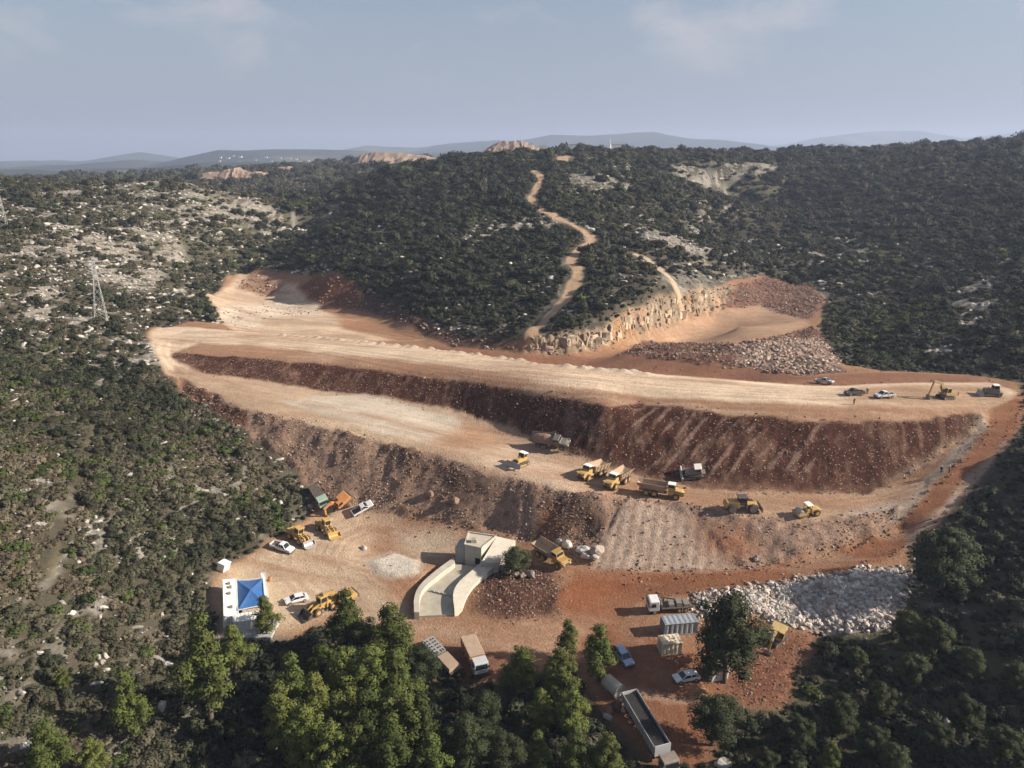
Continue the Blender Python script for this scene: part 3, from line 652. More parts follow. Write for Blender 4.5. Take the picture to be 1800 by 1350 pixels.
dam = empty('dam_embankment', (0, 190, 0))
tag(dam, 'terraced red earth and rock dam embankment under construction across the valley', 'embankment')
for i, g_ in enumerate(gnames):
    f = QUADS[grp == i]
    if g_ in ('crest_road', 'upper_slope', 'bench_road', 'lower_slope'):
        o = sheet(g_, f, dam); o.matrix_parent_inverse = Matrix.Translation((0, -190, 0))
    else:
        o = sheet(g_, f); tag(o, kind='structure')
# ------------------------------------------------------------------ far country: plain, ranges, quarries
def far_profile(pts_, D):
    a = np.array([((u - 900) / FOCAL * D * 1.0, Py(u, v, D)[2]) for u, v in pts_])
    x = np.array([Py(u, v, D)[0] for u, v in pts_])
    return x, a[:, 1]
RANGES = [
 (1950, 380, [(-300,322),(0,318),(150,312),(300,305),(450,296),(560,298),(700,292),(900,286),(1200,284),(1500,284),(2100,290)]),
 (3100, 520, [(-300,303),(0,308),(60,300),(120,304),(200,296),(260,299),(330,291),(420,287),(560,283),(640,283),(760,280),(900,275),(1100,268),(1250,266),(1500,272),(2100,284)]),
 (4600, 760, [(-300,298),(0,299),(100,291),(150,293),(240,281),(300,287),(345,283),(365,270),(400,262),(470,262),(560,266),(620,268),(700,272),(800,270),(1000,272),(1500,284),(2100,284)]),
 (7400, 1000, [(-300,286),(0,289),(60,283),(110,281),(150,284),(205,276),(255,269),(300,279),(350,283),(420,276),(560,270),(610,262),(650,254),(690,258),(740,262),(830,252),(900,247),(960,240),(1040,240),(1110,233),(1150,233),(1190,242),(1260,249),(1350,262),(1500,275),(2100,284)]),
 (9900, 1000, [(-300,290),(400,285),(700,268),(900,262),(1000,258),(1300,262),(1390,250),(1450,238),(1540,229),(1590,229),(1650,236),(1700,244),(1740,238),(1800,233),(2100,240)]),
]
fx_ = np.concatenate([np.arange(-7600, 7601, 62.0)])
fy_ = np.concatenate([np.arange(1380, 5600, 55.0), np.arange(5600, 11600, 85.0)])
FX, FY = np.meshgrid(fx_, fy_)
FX = FX.ravel(); FY = FY.ravel()
FZ = 2 + 36 * fbm(FX, FY, 620, 4, 90)
FZ = np.where(FY < 1500, FZ - (1500 - FY) * .2, FZ)
for D, W, pr in RANGES:
    px_, pz_ = far_profile(pr, D)
    crest_ = np.interp(FX, px_, pz_) - 20
    yw = FY + .12 * D * (fbm(FX, FY, 1200, 2, int(D)) - .5)
    fall = np.exp(-((yw - D) / W) ** 2)
    rough_ = (fbm(FX, FY, .085 * D, 4, int(D) + 3) - .5) * (14 + D * .006)
    FZ = np.maximum(FZ, 20 + (crest_ + rough_) * fall)
me = bpy.data.meshes.new('distant_hills')
nx_, ny_ = len(fx_), len(fy_)
j2, i2 = np.meshgrid(np.arange(ny_ - 1), np.arange(nx_ - 1), indexing='ij')
k0 = (j2 * nx_ + i2).ravel()
me.from_pydata(np.stack([FX, FY, FZ], 1).tolist(), [], np.stack([k0, k0+1, k0+nx_+1, k0+nx_], 1).tolist())
me.polygons.foreach_set('use_smooth', np.ones(len(k0), bool))
fn = fbm(FX, FY, 260, 4, 95)
fc = np.array((.036,.042,.032))[None] * (.35 + 1.4 * fn[:, None])
field = sstep(.60, .68, fbm(FX, FY, 500, 3, 97))[:, None] * .5
fc = fc * (1 - field) + np.array((.16,.14,.09)) * field
a = me.color_attributes.new('Col', 'FLOAT_COLOR', 'POINT')
a.data.foreach_set('color', np.concatenate([fc, np.zeros((len(FX), 1))], 1).astype(np.float32).ravel())
m, t = new_mat('far_woodland')
o_ = N(t, 'ShaderNodeOutputMaterial'); b_ = N(t, 'ShaderNodeBsdfPrincipled', i_Roughness=1.0); at_ = N(t, 'ShaderNodeAttribute', attribute_name='Col')
b_.inputs['Specular IOR Level'].default_value = 0.0
no_ = N(t, 'ShaderNodeTexNoise', i_Scale=.02, i_Detail=8.0, i_Roughness=.7); ge_ = N(t, 'ShaderNodeNewGeometry')
mr_ = N(t, 'ShaderNodeMapRange'); mr_.inputs['From Min'].default_value = .3; mr_.inputs['From Max'].default_value = .7; mr_.inputs['To Min'].default_value = .4; mr_.inputs['To Max'].default_value = 1.6
sc_ = N(t, 'ShaderNodeVectorMath', operation='SCALE')
t.links.new(ge_.outputs['Position'], no_.inputs['Vector']); t.links.new(no_.outputs['Fac'], mr_.inputs['Value'])
t.links.new(at_.outputs['Color'], sc_.inputs[0]); t.links.new(mr_.outputs['Result'], sc_.inputs['Scale'])
t.links.new(sc_.outputs['Vector'], b_.inputs['Base Color']); t.links.new(b_.outputs['BSDF'], o_.inputs['Surface'])
me.materials.append(m)
o = bpy.data.objects.new('distant_hills', me); COL.objects.link(o); tag(o, kind='structure')
def FH(x, y):
    i = int(np.clip(np.searchsorted(fx_, x) - 1, 0, nx_ - 2)); j = int(np.clip(np.searchsorted(fy_, y) - 1, 0, ny_ - 2))
    fx2 = (x - fx_[i]) / (fx_[i+1] - fx_[i]); fy2 = (y - fy_[j]) / (fy_[j+1] - fy_[j])
    Q = FZ.reshape(ny_, nx_)
    return float((Q[j, i]*(1-fx2) + Q[j, i+1]*fx2)*(1-fy2) + (Q[j+1, i]*(1-fx2) + Q[j+1, i+1]*fx2)*fy2)

# ------------------------------------------------------------------ plain materials
def flat_mat(name, col, rough=.8, var=.25, scale=1.2, metal=0.0, dust=0.0, spec=.3, rand=0.0, rand_col=None, bump=0.0):
    m, t = new_mat(name)
    l = t.links.new
    out = N(t, 'ShaderNodeOutputMaterial'); bs = N(t, 'ShaderNodeBsdfPrincipled', i_Roughness=rough, i_Metallic=metal)
    bs.inputs['Specular IOR Level'].default_value = spec
    tc = N(t, 'ShaderNodeTexCoord')
    no = N(t, 'ShaderNodeTexNoise', i_Scale=scale, i_Detail=6.0, i_Roughness=.65)
    l(tc.outputs['Object'], no.inputs['Vector'])
    mr = N(t, 'ShaderNodeMapRange'); mr.inputs['From Min'].default_value = .25; mr.inputs['From Max'].default_value = .75
    mr.inputs['To Min'].default_value = 1 - var; mr.inputs['To Max'].default_value = 1 + var
    l(no.outputs['Fac'], mr.inputs['Value'])
    sc = N(t, 'ShaderNodeVectorMath', operation='SCALE'); sc.inputs[0].default_value = col
    l(mr.outputs['Result'], sc.inputs['Scale'])
    last = sc.outputs['Vector']
    if rand or rand_col:
        oi = N(t, 'ShaderNodeObjectInfo')
        if rand_col:
            mx = N(t, 'ShaderNodeMix', data_type='RGBA'); mx.inputs['B'].default_value = (*rand_col, 1)
            l(oi.outputs['Random'], mx.inputs['Factor']); l(last, mx.inputs['A']); last = mx.outputs['Result']
        if rand:
            r2 = N(t, 'ShaderNodeMath', operation='MULTIPLY'); r2.inputs[1].default_value = 7.31
            fr = N(t, 'ShaderNodeMath', operation='FRACT')
            mr2 = N(t, 'ShaderNodeMapRange'); mr2.inputs['To Min'].default_value = 1 - rand; mr2.inputs['To Max'].default_value = 1 + rand
            s2 = N(t, 'ShaderNodeVectorMath', operation='SCALE')
            l(oi.outputs['Random'], r2.inputs[0]); l(r2.outputs[0], fr.inputs[0]); l(fr.outputs[0], mr2.inputs['Value']); l(mr2.outputs['Result'], s2.inputs['Scale'])
            l(last, s2.inputs[0]); last = s2.outputs['Vector']
    if dust:
        n2_ = N(t, 'ShaderNodeTexNoise', i_Scale=scale * 1.7, i_Detail=8.0, i_Roughness=.75)
        l(tc.outputs['Object'], n2_.inputs['Vector'])
        m2 = N(t, 'ShaderNodeMapRange'); m2.inputs['From Min'].default_value = .38; m2.inputs['From Max'].default_value = .72
        m2.inputs['To Max'].default_value = dust
        mx = N(t, 'ShaderNodeMix', data_type='RGBA'); mx.inputs['B'].default_value = (.36,.25,.165,1)
        l(n2_.outputs['Fac'], m2.inputs['Value']); l(m2.outputs['Result'], mx.inputs['Factor']); l(last, mx.inputs['A']); last = mx.outputs['Result']
    if bump:
        bp = N(t, 'ShaderNodeBump', i_Strength=.7, i_Distance=bump); l(no.outputs['Fac'], bp.inputs['Height']); l(bp.outputs['Normal'], bs.inputs['Normal'])
    l(last, bs.inputs['Base Color']); l(bs.outputs['BSDF'], out.inputs['Surface'])
    return m
M = MATS
flat_mat('leaf_scrub', (.050,.051,.029), .85, .45, 1.6, spec=.15, rand=.35, rand_col=(.078,.070,.046))
flat_mat('leaf_dark', (.027,.032,.019), .85, .45, 1.6, spec=.15, rand=.35, rand_col=(.040,.043,.025))
flat_mat('leaf_green', (.048,.068,.020), .85, .4, 1.6, spec=.15, rand=.3, rand_col=(.070,.080,.028))
flat_mat('leaf_dry', (.088,.073,.048), .95, .4, 1.6, spec=.05, rand=.3, rand_col=(.13,.108,.074))
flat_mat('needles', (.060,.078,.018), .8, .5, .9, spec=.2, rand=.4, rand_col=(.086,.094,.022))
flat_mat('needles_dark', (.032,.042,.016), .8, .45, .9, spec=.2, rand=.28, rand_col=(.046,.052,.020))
flat_mat('bark', (.10,.075,.055), .95, .4, 3)
flat_mat('limestone', (.43,.40,.36), .95, .35, 1.3, spec=.1, rand=.30, rand_col=(.30,.262,.222), bump=.3)
flat_mat('limestone_white', (.49,.46,.42), .95, .30, 1.3, spec=.1, rand=.38, rand_col=(.33,.255,.205), bump=.2)
flat_mat('limestone_pink', (.50,.395,.315), .95, .3, 1.3, spec=.1, rand=.35, rand_col=(.30,.195,.14), bump=.2)
flat_mat('rubble_stone', (.36,.265,.20), .95, .3, 1.5, spec=.1, rand=.38, rand_col=(.12,.055,.034), bump=.2)

# ------------------------------------------------------------------ foliage and stone meshes
def np_mesh(name, V, F, mats, smooth=False, normals=None, midx=None):
    me = bpy.data.meshes.new(name)
    me.from_pydata([tuple(v) for v in V], [], [tuple(f) for f in F])
    for m_ in mats: me.materials.append(m_)
    if midx is not None: me.polygons.foreach_set('material_index', np.array(midx, np.int32))
    if smooth or normals is not None:
        me.polygons.foreach_set('use_smooth', np.ones(len(me.polygons), bool))
    if normals is not None:
        me.normals_split_custom_set_from_vertices([tuple(q) for q in normals])
    return me
_ico = {}
def ico(sub):
    if sub not in _ico:
        bm = bmesh.new(); bmesh.ops.create_icosphere(bm, subdivisions=sub, radius=1)
        _ico[sub] = (np.array([v.co[:] for v in bm.verts]), [[v.index for v in f.verts] for f in bm.faces]); bm.free()
    return _ico[sub]
def foliage(lobes, per, leaf, seed, flat=.35, core=.72, up=.25):
    """leaf sprays set on and inside lumpy lobes; lobes = [(centre, radii)]"""
    r = np.random.default_rng(seed)
    V, F, NN = [], [], []
    iv, if_ = ico(2 if len(lobes) < 4 else 1)
    for c, rad in lobes:
        c = np.array(c, float); rad = np.array(rad, float)
        b = len(V)
        jit = 1 + (r.random(len(iv)) - .5) * .35
        for v, j in zip(iv, jit):
            V.append(c + v * rad * core * j); NN.append(v)
        F += [[b + i for i in f] for f in if_]
        k = max(8, int(per * (rad.mean() ** 2)))
        d = r.normal(size=(k, 3)); d /= np.linalg.norm(d, axis=1)[:, None]
        d[:, 2] = np.where(d[:, 2] < -.45, -d[:, 2], d[:, 2])
        rr = .70 + .42 * r.random(k)
        for q in range(k):
            p = c + d[q] * rad * rr[q]
            nrm = d[q] + r.normal(size=3) * .55; nrm[2] += up; nrm /= np.linalg.norm(nrm)
            t1 = np.cross(nrm, r.normal(size=3)); t1 /= np.linalg.norm(t1) + 1e-9
            t2 = np.cross(nrm, t1)
            s1 = leaf * (.6 + .8 * r.random()); s2 = s1 * (.45 + .4 * r.random())
            b = len(V)
            V += [p - t1*s1, p + t2*s2, p + t1*s1, p - t2*s2]
            F.append([b, b+3, b+2, b+1])
            sh = d[q] * .75 + nrm * .5; sh /= np.linalg.norm(sh)
            NN += [sh] * 4
    return V, F, NN
def shrub_mesh(name, seed, mat, spread=1.0, tall=.62, per=260, leaf=.10, lobes=5):
    r = random.Random(seed)
    lb = [((0, 0, tall * .45), (.62*spread, .62*spread, tall * .55))]
    for k in range(lobes):
        a = k / lobes * 6.28 + r.uniform(-.5, .5); q = r.uniform(.3, .55) * spread; s = r.uniform(.35, .55)
        lb.append(((math.cos(a)*q, math.sin(a)*q, tall * r.uniform(.25, .75)), (s, s, s * r.uniform(.6, .9))))
    V, F, NN = foliage(lb, per, leaf, seed)
    return np_mesh(name, V, F, [MATS[mat]], normals=NN)
def rock_mesh(name, seed, mat, sub=1, squash=.65, jag=.35):
    r = np.random.default_rng(seed)
    iv, f = ico(sub)
    ph = r.random(3) * 10
    V = []
    for v in iv:
        k = 1 + jag * (math.sin(3*v[0]+ph[0]) * math.cos(2.5*v[1]+ph[1]) + .6 * (r.random() - .5))
        p = v * k * np.array([1.1, .85, squash])
        p[2] = max(p[2], -.25)
        V.append(p)
    return np_mesh(name, V, f, [MATS[mat]])
_blk = {}
def rock_block_mesh(k):
    # an angular slab of bedrock, one unit wide, deep and high, standing on its base
    if k not in _blk:
        r = np.random.default_rng(500 + k); V = []; F = []
        lv = (0, .3, .62, .9, 1.0)
        for z in lv:
            for (x, y) in ((-.5,-.5),(0,-.62),(.5,-.5),(.5,.5),(-.5,.5)):
                s_ = (1 - .35 * max(0, z - .85) / .15) * r.uniform(.82, 1.1)
                V.append((x * s_, y * s_, z + r.uniform(-.05, .05) * (z > 0)))
        for i in range(len(lv) - 1):
            for j in range(5): F.append((5*i+j, 5*i+(j+1) % 5, 5*i+5+(j+1) % 5, 5*i+5+j))
        F.append(tuple(5*(len(lv)-1)+j for j in range(5)))
        _blk[k] = np_mesh('rock_block', V, F, [MATS['cliff_rock']])
    return _blk[k]
def proto_collection(name, meshes):
    c = bpy.data.collections.new(name)
    for k, me in enumerate(meshes):
        ob = bpy.data.objects.new('%s_%02d' % (name, k), me); c.objects.link(ob)
    return c
def scatter(name, coll, P, ROT, SCL, PICK, label, cat, group=None):
    me = bpy.data.meshes.new(name)
    me.vertices.add(len(P)); me.vertices.foreach_set('co', np.asarray(P, np.float32).ravel())
    for an, arr in (('rot', ROT), ('scl', SCL)):
        at = me.attributes.new(an, 'FLOAT_VECTOR', 'POINT'); at.data.foreach_set('vector', np.asarray(arr, np.float32).ravel())
    at = me.attributes.new('pick', 'INT', 'POINT'); at.data.foreach_set('value', np.asarray(PICK, np.int32))
    o = bpy.data.objects.new(name, me); COL.objects.link(o)
    ng = bpy.data.node_groups.new(name + '_nodes', 'GeometryNodeTree')
    ng.interface.new_socket('Geometry', in_out='INPUT', socket_type='NodeSocketGeometry')
    ng.interface.new_socket('Geometry', in_out='OUTPUT', socket_type='NodeSocketGeometry')
    gi = ng.nodes.new('NodeGroupInput'); go = ng.nodes.new('NodeGroupOutput')
    ip = ng.nodes.new('GeometryNodeInstanceOnPoints'); cinf = ng.nodes.new('GeometryNodeCollectionInfo')
    cinf.inputs['Collection'].default_value = coll; cinf.inputs['Separate Children'].default_value = True; cinf.inputs['Reset Children'].default_value = True
    ip.inputs['Pick Instance'].default_value = True
    def na(nm, ty):
        q = ng.nodes.new('GeometryNodeInputNamedAttribute'); q.data_type = ty; q.inputs['Name'].default_value = nm
        return q.outputs['Attribute']
    l = ng.links.new
    l(gi.outputs[0], ip.inputs['Points']); l(cinf.outputs[0], ip.inputs['Instance'])
    l(na('rot', 'FLOAT_VECTOR'), ip.inputs['Rotation']); l(na('scl', 'FLOAT_VECTOR'), ip.inputs['Scale']); l(na('pick', 'INT'), ip.inputs['Instance Index'])
    l(ip.outputs[0], go.inputs[0])
    md = o.modifiers.new('scatter', 'NODES'); md.node_group = ng
    tag(o, label, cat, group, kind='stuff')
    return o

SHRUBS = [shrub_mesh('scrub_a', 1, 'leaf_scrub'), shrub_mesh('scrub_b', 2, 'leaf_scrub', 1.1, .5), shrub_mesh('scrub_c', 3, 'leaf_scrub', .9, .75, lobes=5),
          shrub_mesh('dark_a', 4, 'leaf_dark', 1, .8), shrub_mesh('dark_b', 5, 'leaf_dark', 1.1, .65, lobes=5), shrub_mesh('dark_c', 6, 'leaf_dark', .85, 1.0),
          shrub_mesh('green_a', 7, 'leaf_green', 1, .7), shrub_mesh('green_b', 8, 'leaf_green', 1.1, .55),
          shrub_mesh('dry_a', 9, 'leaf_dry', 1.1, .35, per=170), shrub_mesh('dry_b', 10, 'leaf_dry', 1.2, .3, per=170)]
for i_, q in enumerate(SHRUBS): q.name = 'bush_%02d' % i_
ROCKS = [rock_mesh('outcrop_%d' % k, 20 + k, 'limestone', 2, .55, .38) for k in range(5)]
WROCKS = [rock_mesh('white_boulder_%d' % k, 40 + k, 'limestone_white', 1, .8, .3) for k in range(5)]
STONES = [rock_mesh('stone_%d' % k, 60 + k, 'rubble_stone', 1, .75, .3) for k in range(5)]
C_SHRUB = proto_collection('bush_kinds', SHRUBS); C_ROCK = proto_collection('outcrop_kinds', ROCKS)
C_WROCK = proto_collection('boulder_kinds', WROCKS); C_STONE = proto_collection('stone_kinds', STONES)

def in_view(x, y, z, mu=140, mv=140):
    dx, dy, dz_ = x, y, z - CAM_Z
    dep = dy * CP - dz_ * SP
    upv = dy * SP + dz_ * CP
    u = 900 + FOCAL * dx / np.maximum(dep, 1); v = 675 - FOCAL * upv / np.maximum(dep, 1)
    return (dep > 10) & (u > -mu) & (u < 1800 + mu) & (v > -50) & (v < 1350 + mv), u, v, dep
def grid_pick(arr, x, y):
    i = np.clip(np.searchsorted(xs, x), 0, NX - 1); j = np.clip(np.searchsorted(ys, y), 0, NY - 1)
    return arr[j * NX + i]
free = natural.copy()
free[ci] *= (1 - trail) * (1 - CLEAR)
def jitter_grid(y0, y1, s_):
    w = .68 * y1 + 40
    a, b_ = np.meshgrid(np.arange(-w, w, s_), np.arange(y0, y1, s_))
    a = a.ravel() + rng.uniform(-.55, .55, a.size) * s_; b_ = b_.ravel() + rng.uniform(-.55, .55, b_.size) * s_
    ok = np.abs(a) < 1085
    return a[ok], b_[ok]
SX, SY, SS = [], [], []
for y0, y1, s_ in ((62, 220, 1.25), (220, 330, 1.65), (330, 470, 2.05), (470, 650, 2.7), (650, 900, 3.8), (900, 1480, 6.5)):
    a, b_ = jitter_grid(y0, y1, s_)
    SX.append(a); SY.append(b_); SS.append(np.full(a.shape, s_))
SX = np.concatenate(SX); SY = np.concatenate(SY); SS = np.concatenate(SS)
SZ = HZ(SX, SY)
ok, su, sv, sdep = in_view(SX, SY, SZ)
lf = sstep(-5, -60, SX + .0 * SY) * sstep(330, 240, SY) + sstep(-115, -150, SX + (SY - 300) * .12) * sstep(240, 330, SY)
lf = np.clip(lf, 0, 1)
fr = grid_pick(free, SX, SY); rkk = grid_pick(rk, SX, SY)
big = fbm(SX, SY, 30, 3, 120); sm = fbm(SX, SY, 7, 3, 121)
prob = np.where(lf > .5, .80 + .7 * (sm - .5) + .7 * (big - .5) * (SY > 230) + .22 * (SY < 230), .80 + 1.0 * (sm - .5) + .6 * (big - .5)) - rkk * np.where(lf > .5, .62, .75)
flank = sstep(-125, -100, SX + (SY - 400) * .12) * sstep(45, 5, SX) * sstep(280, 310, SY) * sstep(680, 600, SY)      # thicket on the left flank of the spur
spur_r = sstep(20, 50, SX) * sstep(215, 170, SX) * sstep(310, 350, SY)                                          # stony right flank
left_far = (lf > .5) & (SY > 240)
prob = np.where(left_far, prob - .10, prob) + .25 * flank - .14 * spur_r - grid_pick(ribs_all, SX, SY) * np.where(lf > .5, .12, .42)
keep = ok & (fr > .65) & (rng.random(len(SX)) < prob)
SX, SY, SZ, SS, lf, big, sm, flank, spur_r = (q[keep] for q in (SX, SY, SZ, SS, lf, big, sm, flank, spur_r)); sdep = sdep[keep]
nS = len(SX)
rr = rng.random(nS)
hue = fbm(SX, SY, 18, 3, 125) + .25 * (rr - .5)
pick = np.where(lf > .5,
    np.where(hue < .38, rng.integers(3, 6, nS), np.where(hue < .60, rng.integers(0, 3, nS), np.where(hue < .64, rng.integers(6, 8, nS), rng.integers(8, 10, nS)))),
    np.where(rr + (big - .5) < .50, rng.integers(3, 6, nS), np.where(rr + (big - .5) < .84, rng.integers(0, 3, nS), np.where(rr < .90, rng.integers(6, 8, nS), rng.integers(8, 10, nS)))))
swap = rng.random(nS)
pick = np.where((flank > .5) & (swap < .7), rng.integers(3, 6, nS), pick)  # darker bushes put the shade of the spur's left flank into the colour
pick = np.where((spur_r > .5) & (swap < .35), rng.integers(0, 3, nS), pick)
pick = np.where((SX > 150) & (SY > 430) & (swap < .4), np.where(swap < .25, rng.integers(0, 3, nS), rng.integers(8, 10, nS)), pick)
pick = np.where((lf > .5) & (SY > 240) & (swap < .5), np.where(swap < .3, rng.integers(0, 3, nS), rng.integers(8, 10, nS)), pick)
size = SS * np.clip(.40 * np.exp(rng.normal(.52, .48, nS)), .25, 2.1) * np.where(lf > .5, .85 + .7 * (big - .3), 1.05) * np.where(SS < 1.3, 1.12, 1)
bigb = (rng.random(nS) < .26) & (lf > .5) & (SY < 260)
size = np.where(bigb, rng.uniform(1.2, 2.3, nS), size)
size = np.where(pick >= 8, size * .8, size)
wsd = np.full(len(GX), 99.0); wsd[ci] = MASK['works'][1]
edge = grid_pick(wsd, SX, SY)
size = np.where(edge < 1.2 + size * .6, size * .45, size)
size = np.where((edge < 9) & (SX > 60), size * .72, size)
SZs = HZ(SX, SY) - .05 * size
rot = np.stack([rng.normal(0, .08, nS), rng.normal(0, .08, nS), rng.random(nS) * 6.28], 1)
scl = np.stack([size * rng.uniform(.85, 1.2, nS), size * rng.uniform(.85, 1.2, nS), size * rng.uniform(.8, 1.25, nS)], 1)
# the three hundred that show largest stand as bushes of their own, the rest is one mass of scrub
_, su, sv, sdep = in_view(SX, SY, SZs, 0, 0)
vis = (su > 5) & (su < 1795) & (sv > 300) & (sv < 1345)
order = np.argsort(-(size * vis / sdep))
near = order[:300]; rest = np.ones(nS, bool); rest[near] = False
KINDS_L = ['grey-green scrub bush', 'grey-green scrub bush', 'grey-green scrub bush', 'dark evergreen bush', 'dark evergreen bush', 'dark evergreen bush', 'bright green bush', 'bright green bush', 'low dry brown bush', 'low dry brown bush']
def tilt_obj(o, p, r_, s_):
    o.location = p; o.rotation_euler = r_; o.scale = s_
for k in near:
    o = bpy.data.objects.new('bush', SHRUBS[pick[k]]); COL.objects.link(o)
    tilt_obj(o, (SX[k], SY[k], SZs[k]), rot[k], scl[k])
    where = 'on the rocky left bank' if SX[k] < -20 else ('on the shaded right bank' if SX[k] > 20 else 'among the pines in the foreground')
    tag(o, KINDS_L[pick[k]] + ' ' + where, 'bush', 'near ' + KINDS_L[pick[k]] + 'es ' + where)
scatter('hillside_scrub', C_SHRUB, np.stack([SX, SY, SZs], 1)[rest], rot[rest], scl[rest], pick[rest], 'dense mediterranean scrub covering the three hillsides around the dam', 'scrub')

# limestone outcrops on the hills
a, b_ = [], []
for y0, y1, s_ in ((70, 200, 1.8), (200, 340, 2.2), (340, 520, 3.0), (520, 820, 4.5)):
    q, w_ = jitter_grid(y0, y1, s_); a.append(q); b_.append(w_)
RX = np.concatenate(a); RY = np.concatenate(b_); RZ = HZ(RX, RY)
ok, u_, v_, dep_ = in_view(RX, RY, RZ, 20, 20)
rkk = grid_pick(rk, RX, RY); fr = grid_pick(free, RX, RY)
lf2 = sstep(10, -60, RX)
pr = rkk * .75 + .06 + .30 * lf2 + .30 * grid_pick(ribs_all, RX, RY) + .12 * sstep(20, 50, RX) * sstep(215, 170, RX) * sstep(310, 350, RY)
keep = ok & (fr > .6) & (rng.random(len(RX)) < pr)
RX, RY, RZ, dep_ = RX[keep], RY[keep], RZ[keep] + .22, dep_[keep]
nR = len(RX)
rs = (.24 + .75 * rng.random(nR) ** 3.0) * np.clip(dep_ / 240, .8, 1.6)
rrot = np.stack([rng.normal(0, .2, nR), rng.normal(0, .2, nR), rng.random(nR) * 6.28], 1)
rscl = np.stack([rs * rng.uniform(.8, 1.5, nR), rs * rng.uniform(.7, 1.2, nR), rs * rng.uniform(.6, 1.1, nR)], 1)
rp = rng.integers(0, 5, nR)
_, u_, v_, dep_ = in_view(RX, RY, RZ, 0, 0)
order = np.argsort(-(rs / dep_) * ((u_ > 5) & (u_ < 1795) & (v_ < 1340)))
near = order[:300]; rest = np.ones(nR, bool); rest[near] = False
for k in near:
    o = bpy.data.objects.new('limestone_outcrop', ROCKS[rp[k]]); COL.objects.link(o)
    tilt_obj(o, (RX[k], RY[k], RZ[k]), rrot[k], rscl[k])
    where = 'left bank' if RX[k] < 0 else 'right bank'
    tag(o, 'grey limestone outcrop among the bushes of the ' + where, 'rock', 'near limestone outcrops of the ' + where)
scatter('hillside_rocks', C_ROCK, np.stack([RX, RY, RZ], 1)[rest], rrot[rest], rscl[rest], rp[rest], 'grey limestone outcrops strewn over the scrub hillsides', 'rocks')

# rubble: stones lying on the spill slopes, piles of blasted rock
def zone_stones(zones, count, smin, smax, power=2.0, thin=None):
    m_ = np.zeros(len(ci))
    for z in zones: m_ = np.maximum(m_, MASK[z][0])
    if thin is not None: m_ = m_ * thin
    area = np.gradient(xs)[ci % NX] * np.gradient(ys)[ci // NX]
    w = m_ * area; w /= w.sum()
    k = rng.choice(len(ci), count, p=w)
    x = cx[k] + rng.uniform(-.4, .4, count); y = cy[k] + rng.uniform(-.4, .4, count)
    s_ = smin + (smax - smin) * rng.random(count) ** power
    z = HZ(x, y) + s_ * .12
    rot_ = rng.uniform(0, 6.28, (count, 3)); rot_[:, :2] *= .12
    sc2 = s_[:, None] * rng.uniform(.75, 1.25, (count, 3))
    return np.stack([x, y, z], 1), rot_, sc2, rng.integers(0, 5, count), s_
clump = sstep(.35, .7, fbm(cx, cy, 5, 3, 140))
P1 = zone_stones(('upper', 'upper_dull'), 2600, .05, .26, 4.0, .08 + clump ** 2)
P2 = zone_stones(('lower',), 5200, .06, .30, 3.2, (.25 + clump) * (1 - .85 * MASK['fill_pale'][0]) * (1 - .6 * MASK['fill_mid'][0]))
P3 = zone_stones(('rubble_mid', 'rubble_back'), 6500, .14, .62, 2.2, .2 + clump)
P3b = zone_stones(('rubble_white',), 2200, .16, .80, 2.2, .3 + clump)
P4 = zone_stones(('cut_dark', 'cut_red', 'cliff', 'basin_red2'), 1000, .18, .8, 2.2, .2 + clump)
P5 = zone_stones(('rubble_yard', 'soil_red2', 'rocks_pale'), 3600, .06, .24, 2.4)
def edge_stones(lines_, count, smin, smax, width):
    pts_ = []
    for nm in lines_:
        ln = np.array(LINES[nm])[:, :2]
        seg = np.linalg.norm(np.diff(ln, axis=0), axis=1); cum = np.concatenate([[0], np.cumsum(seg)])
        t_ = rng.random(count) * cum[-1]
        pts_.append(np.stack([np.interp(t_, cum, ln[:, 0]), np.interp(t_, cum, ln[:, 1])], 1))
    p_ = np.concatenate(pts_) + rng.normal(0, width, (count * len(lines_), 2))
    n_ = len(p_); s_ = smin + (smax - smin) * rng.random(n_) ** 3
    rot_ = rng.uniform(0, 6.28, (n_, 3)); rot_[:, :2] *= .12
    return np.concatenate([p_, (HZ(p_[:, 0], p_[:, 1]) + s_ * .1)[:, None]], 1), rot_, s_[:, None] * rng.uniform(.75, 1.25, (n_, 3)), rng.integers(0, 5, n_)
P8 = edge_stones(('crest_front', 'bench_outer', 'upper_toe', 'lower_toe', 'road_out', 'road_in', 'crest_rear'), 380, .05, .34, .9)
P7 = zone_stones(('basin_white', 'basin_red2'), 300, .12, .5, 2.5, clump ** 2)
P6 = zone_stones(('works',), 1800, .08, .35, 3.0, clump * (1 - drive))
allp = [np.concatenate([p[i] for p in (P1, P2, P4, P5, P6, P7, P8)]) for i in range(4)]
scatter('slope_rubble', C_STONE, *allp, 'loose pale stones lying on the red spill slopes of the dam', 'rubble')
scatter('blasted_rock', C_STONE, *P3[:4], 'heaps of blasted pinkish rock beside the excavated pad behind the dam', 'rubble')
scatter('pale_blasted_rock', proto_collection('pink_boulder_kinds', [rock_mesh('pink_boulder_%d' % k, 80 + k, 'limestone_pink', 1, .8, .3) for k in range(5)]), *P3b[:4], 'heap of pale pinkish boulders at the right of the excavated pad', 'rubble')
PW = zone_stones(('rocks_white', 'rocks_pale'), 8000, .09, .64, 2.8, (.3 + clump) * (.35 + .65 * MASK['rocks_white'][0]))
order = np.argsort(-PW[4]); rest = np.ones(len(order), bool); rest[order[:300]] = False
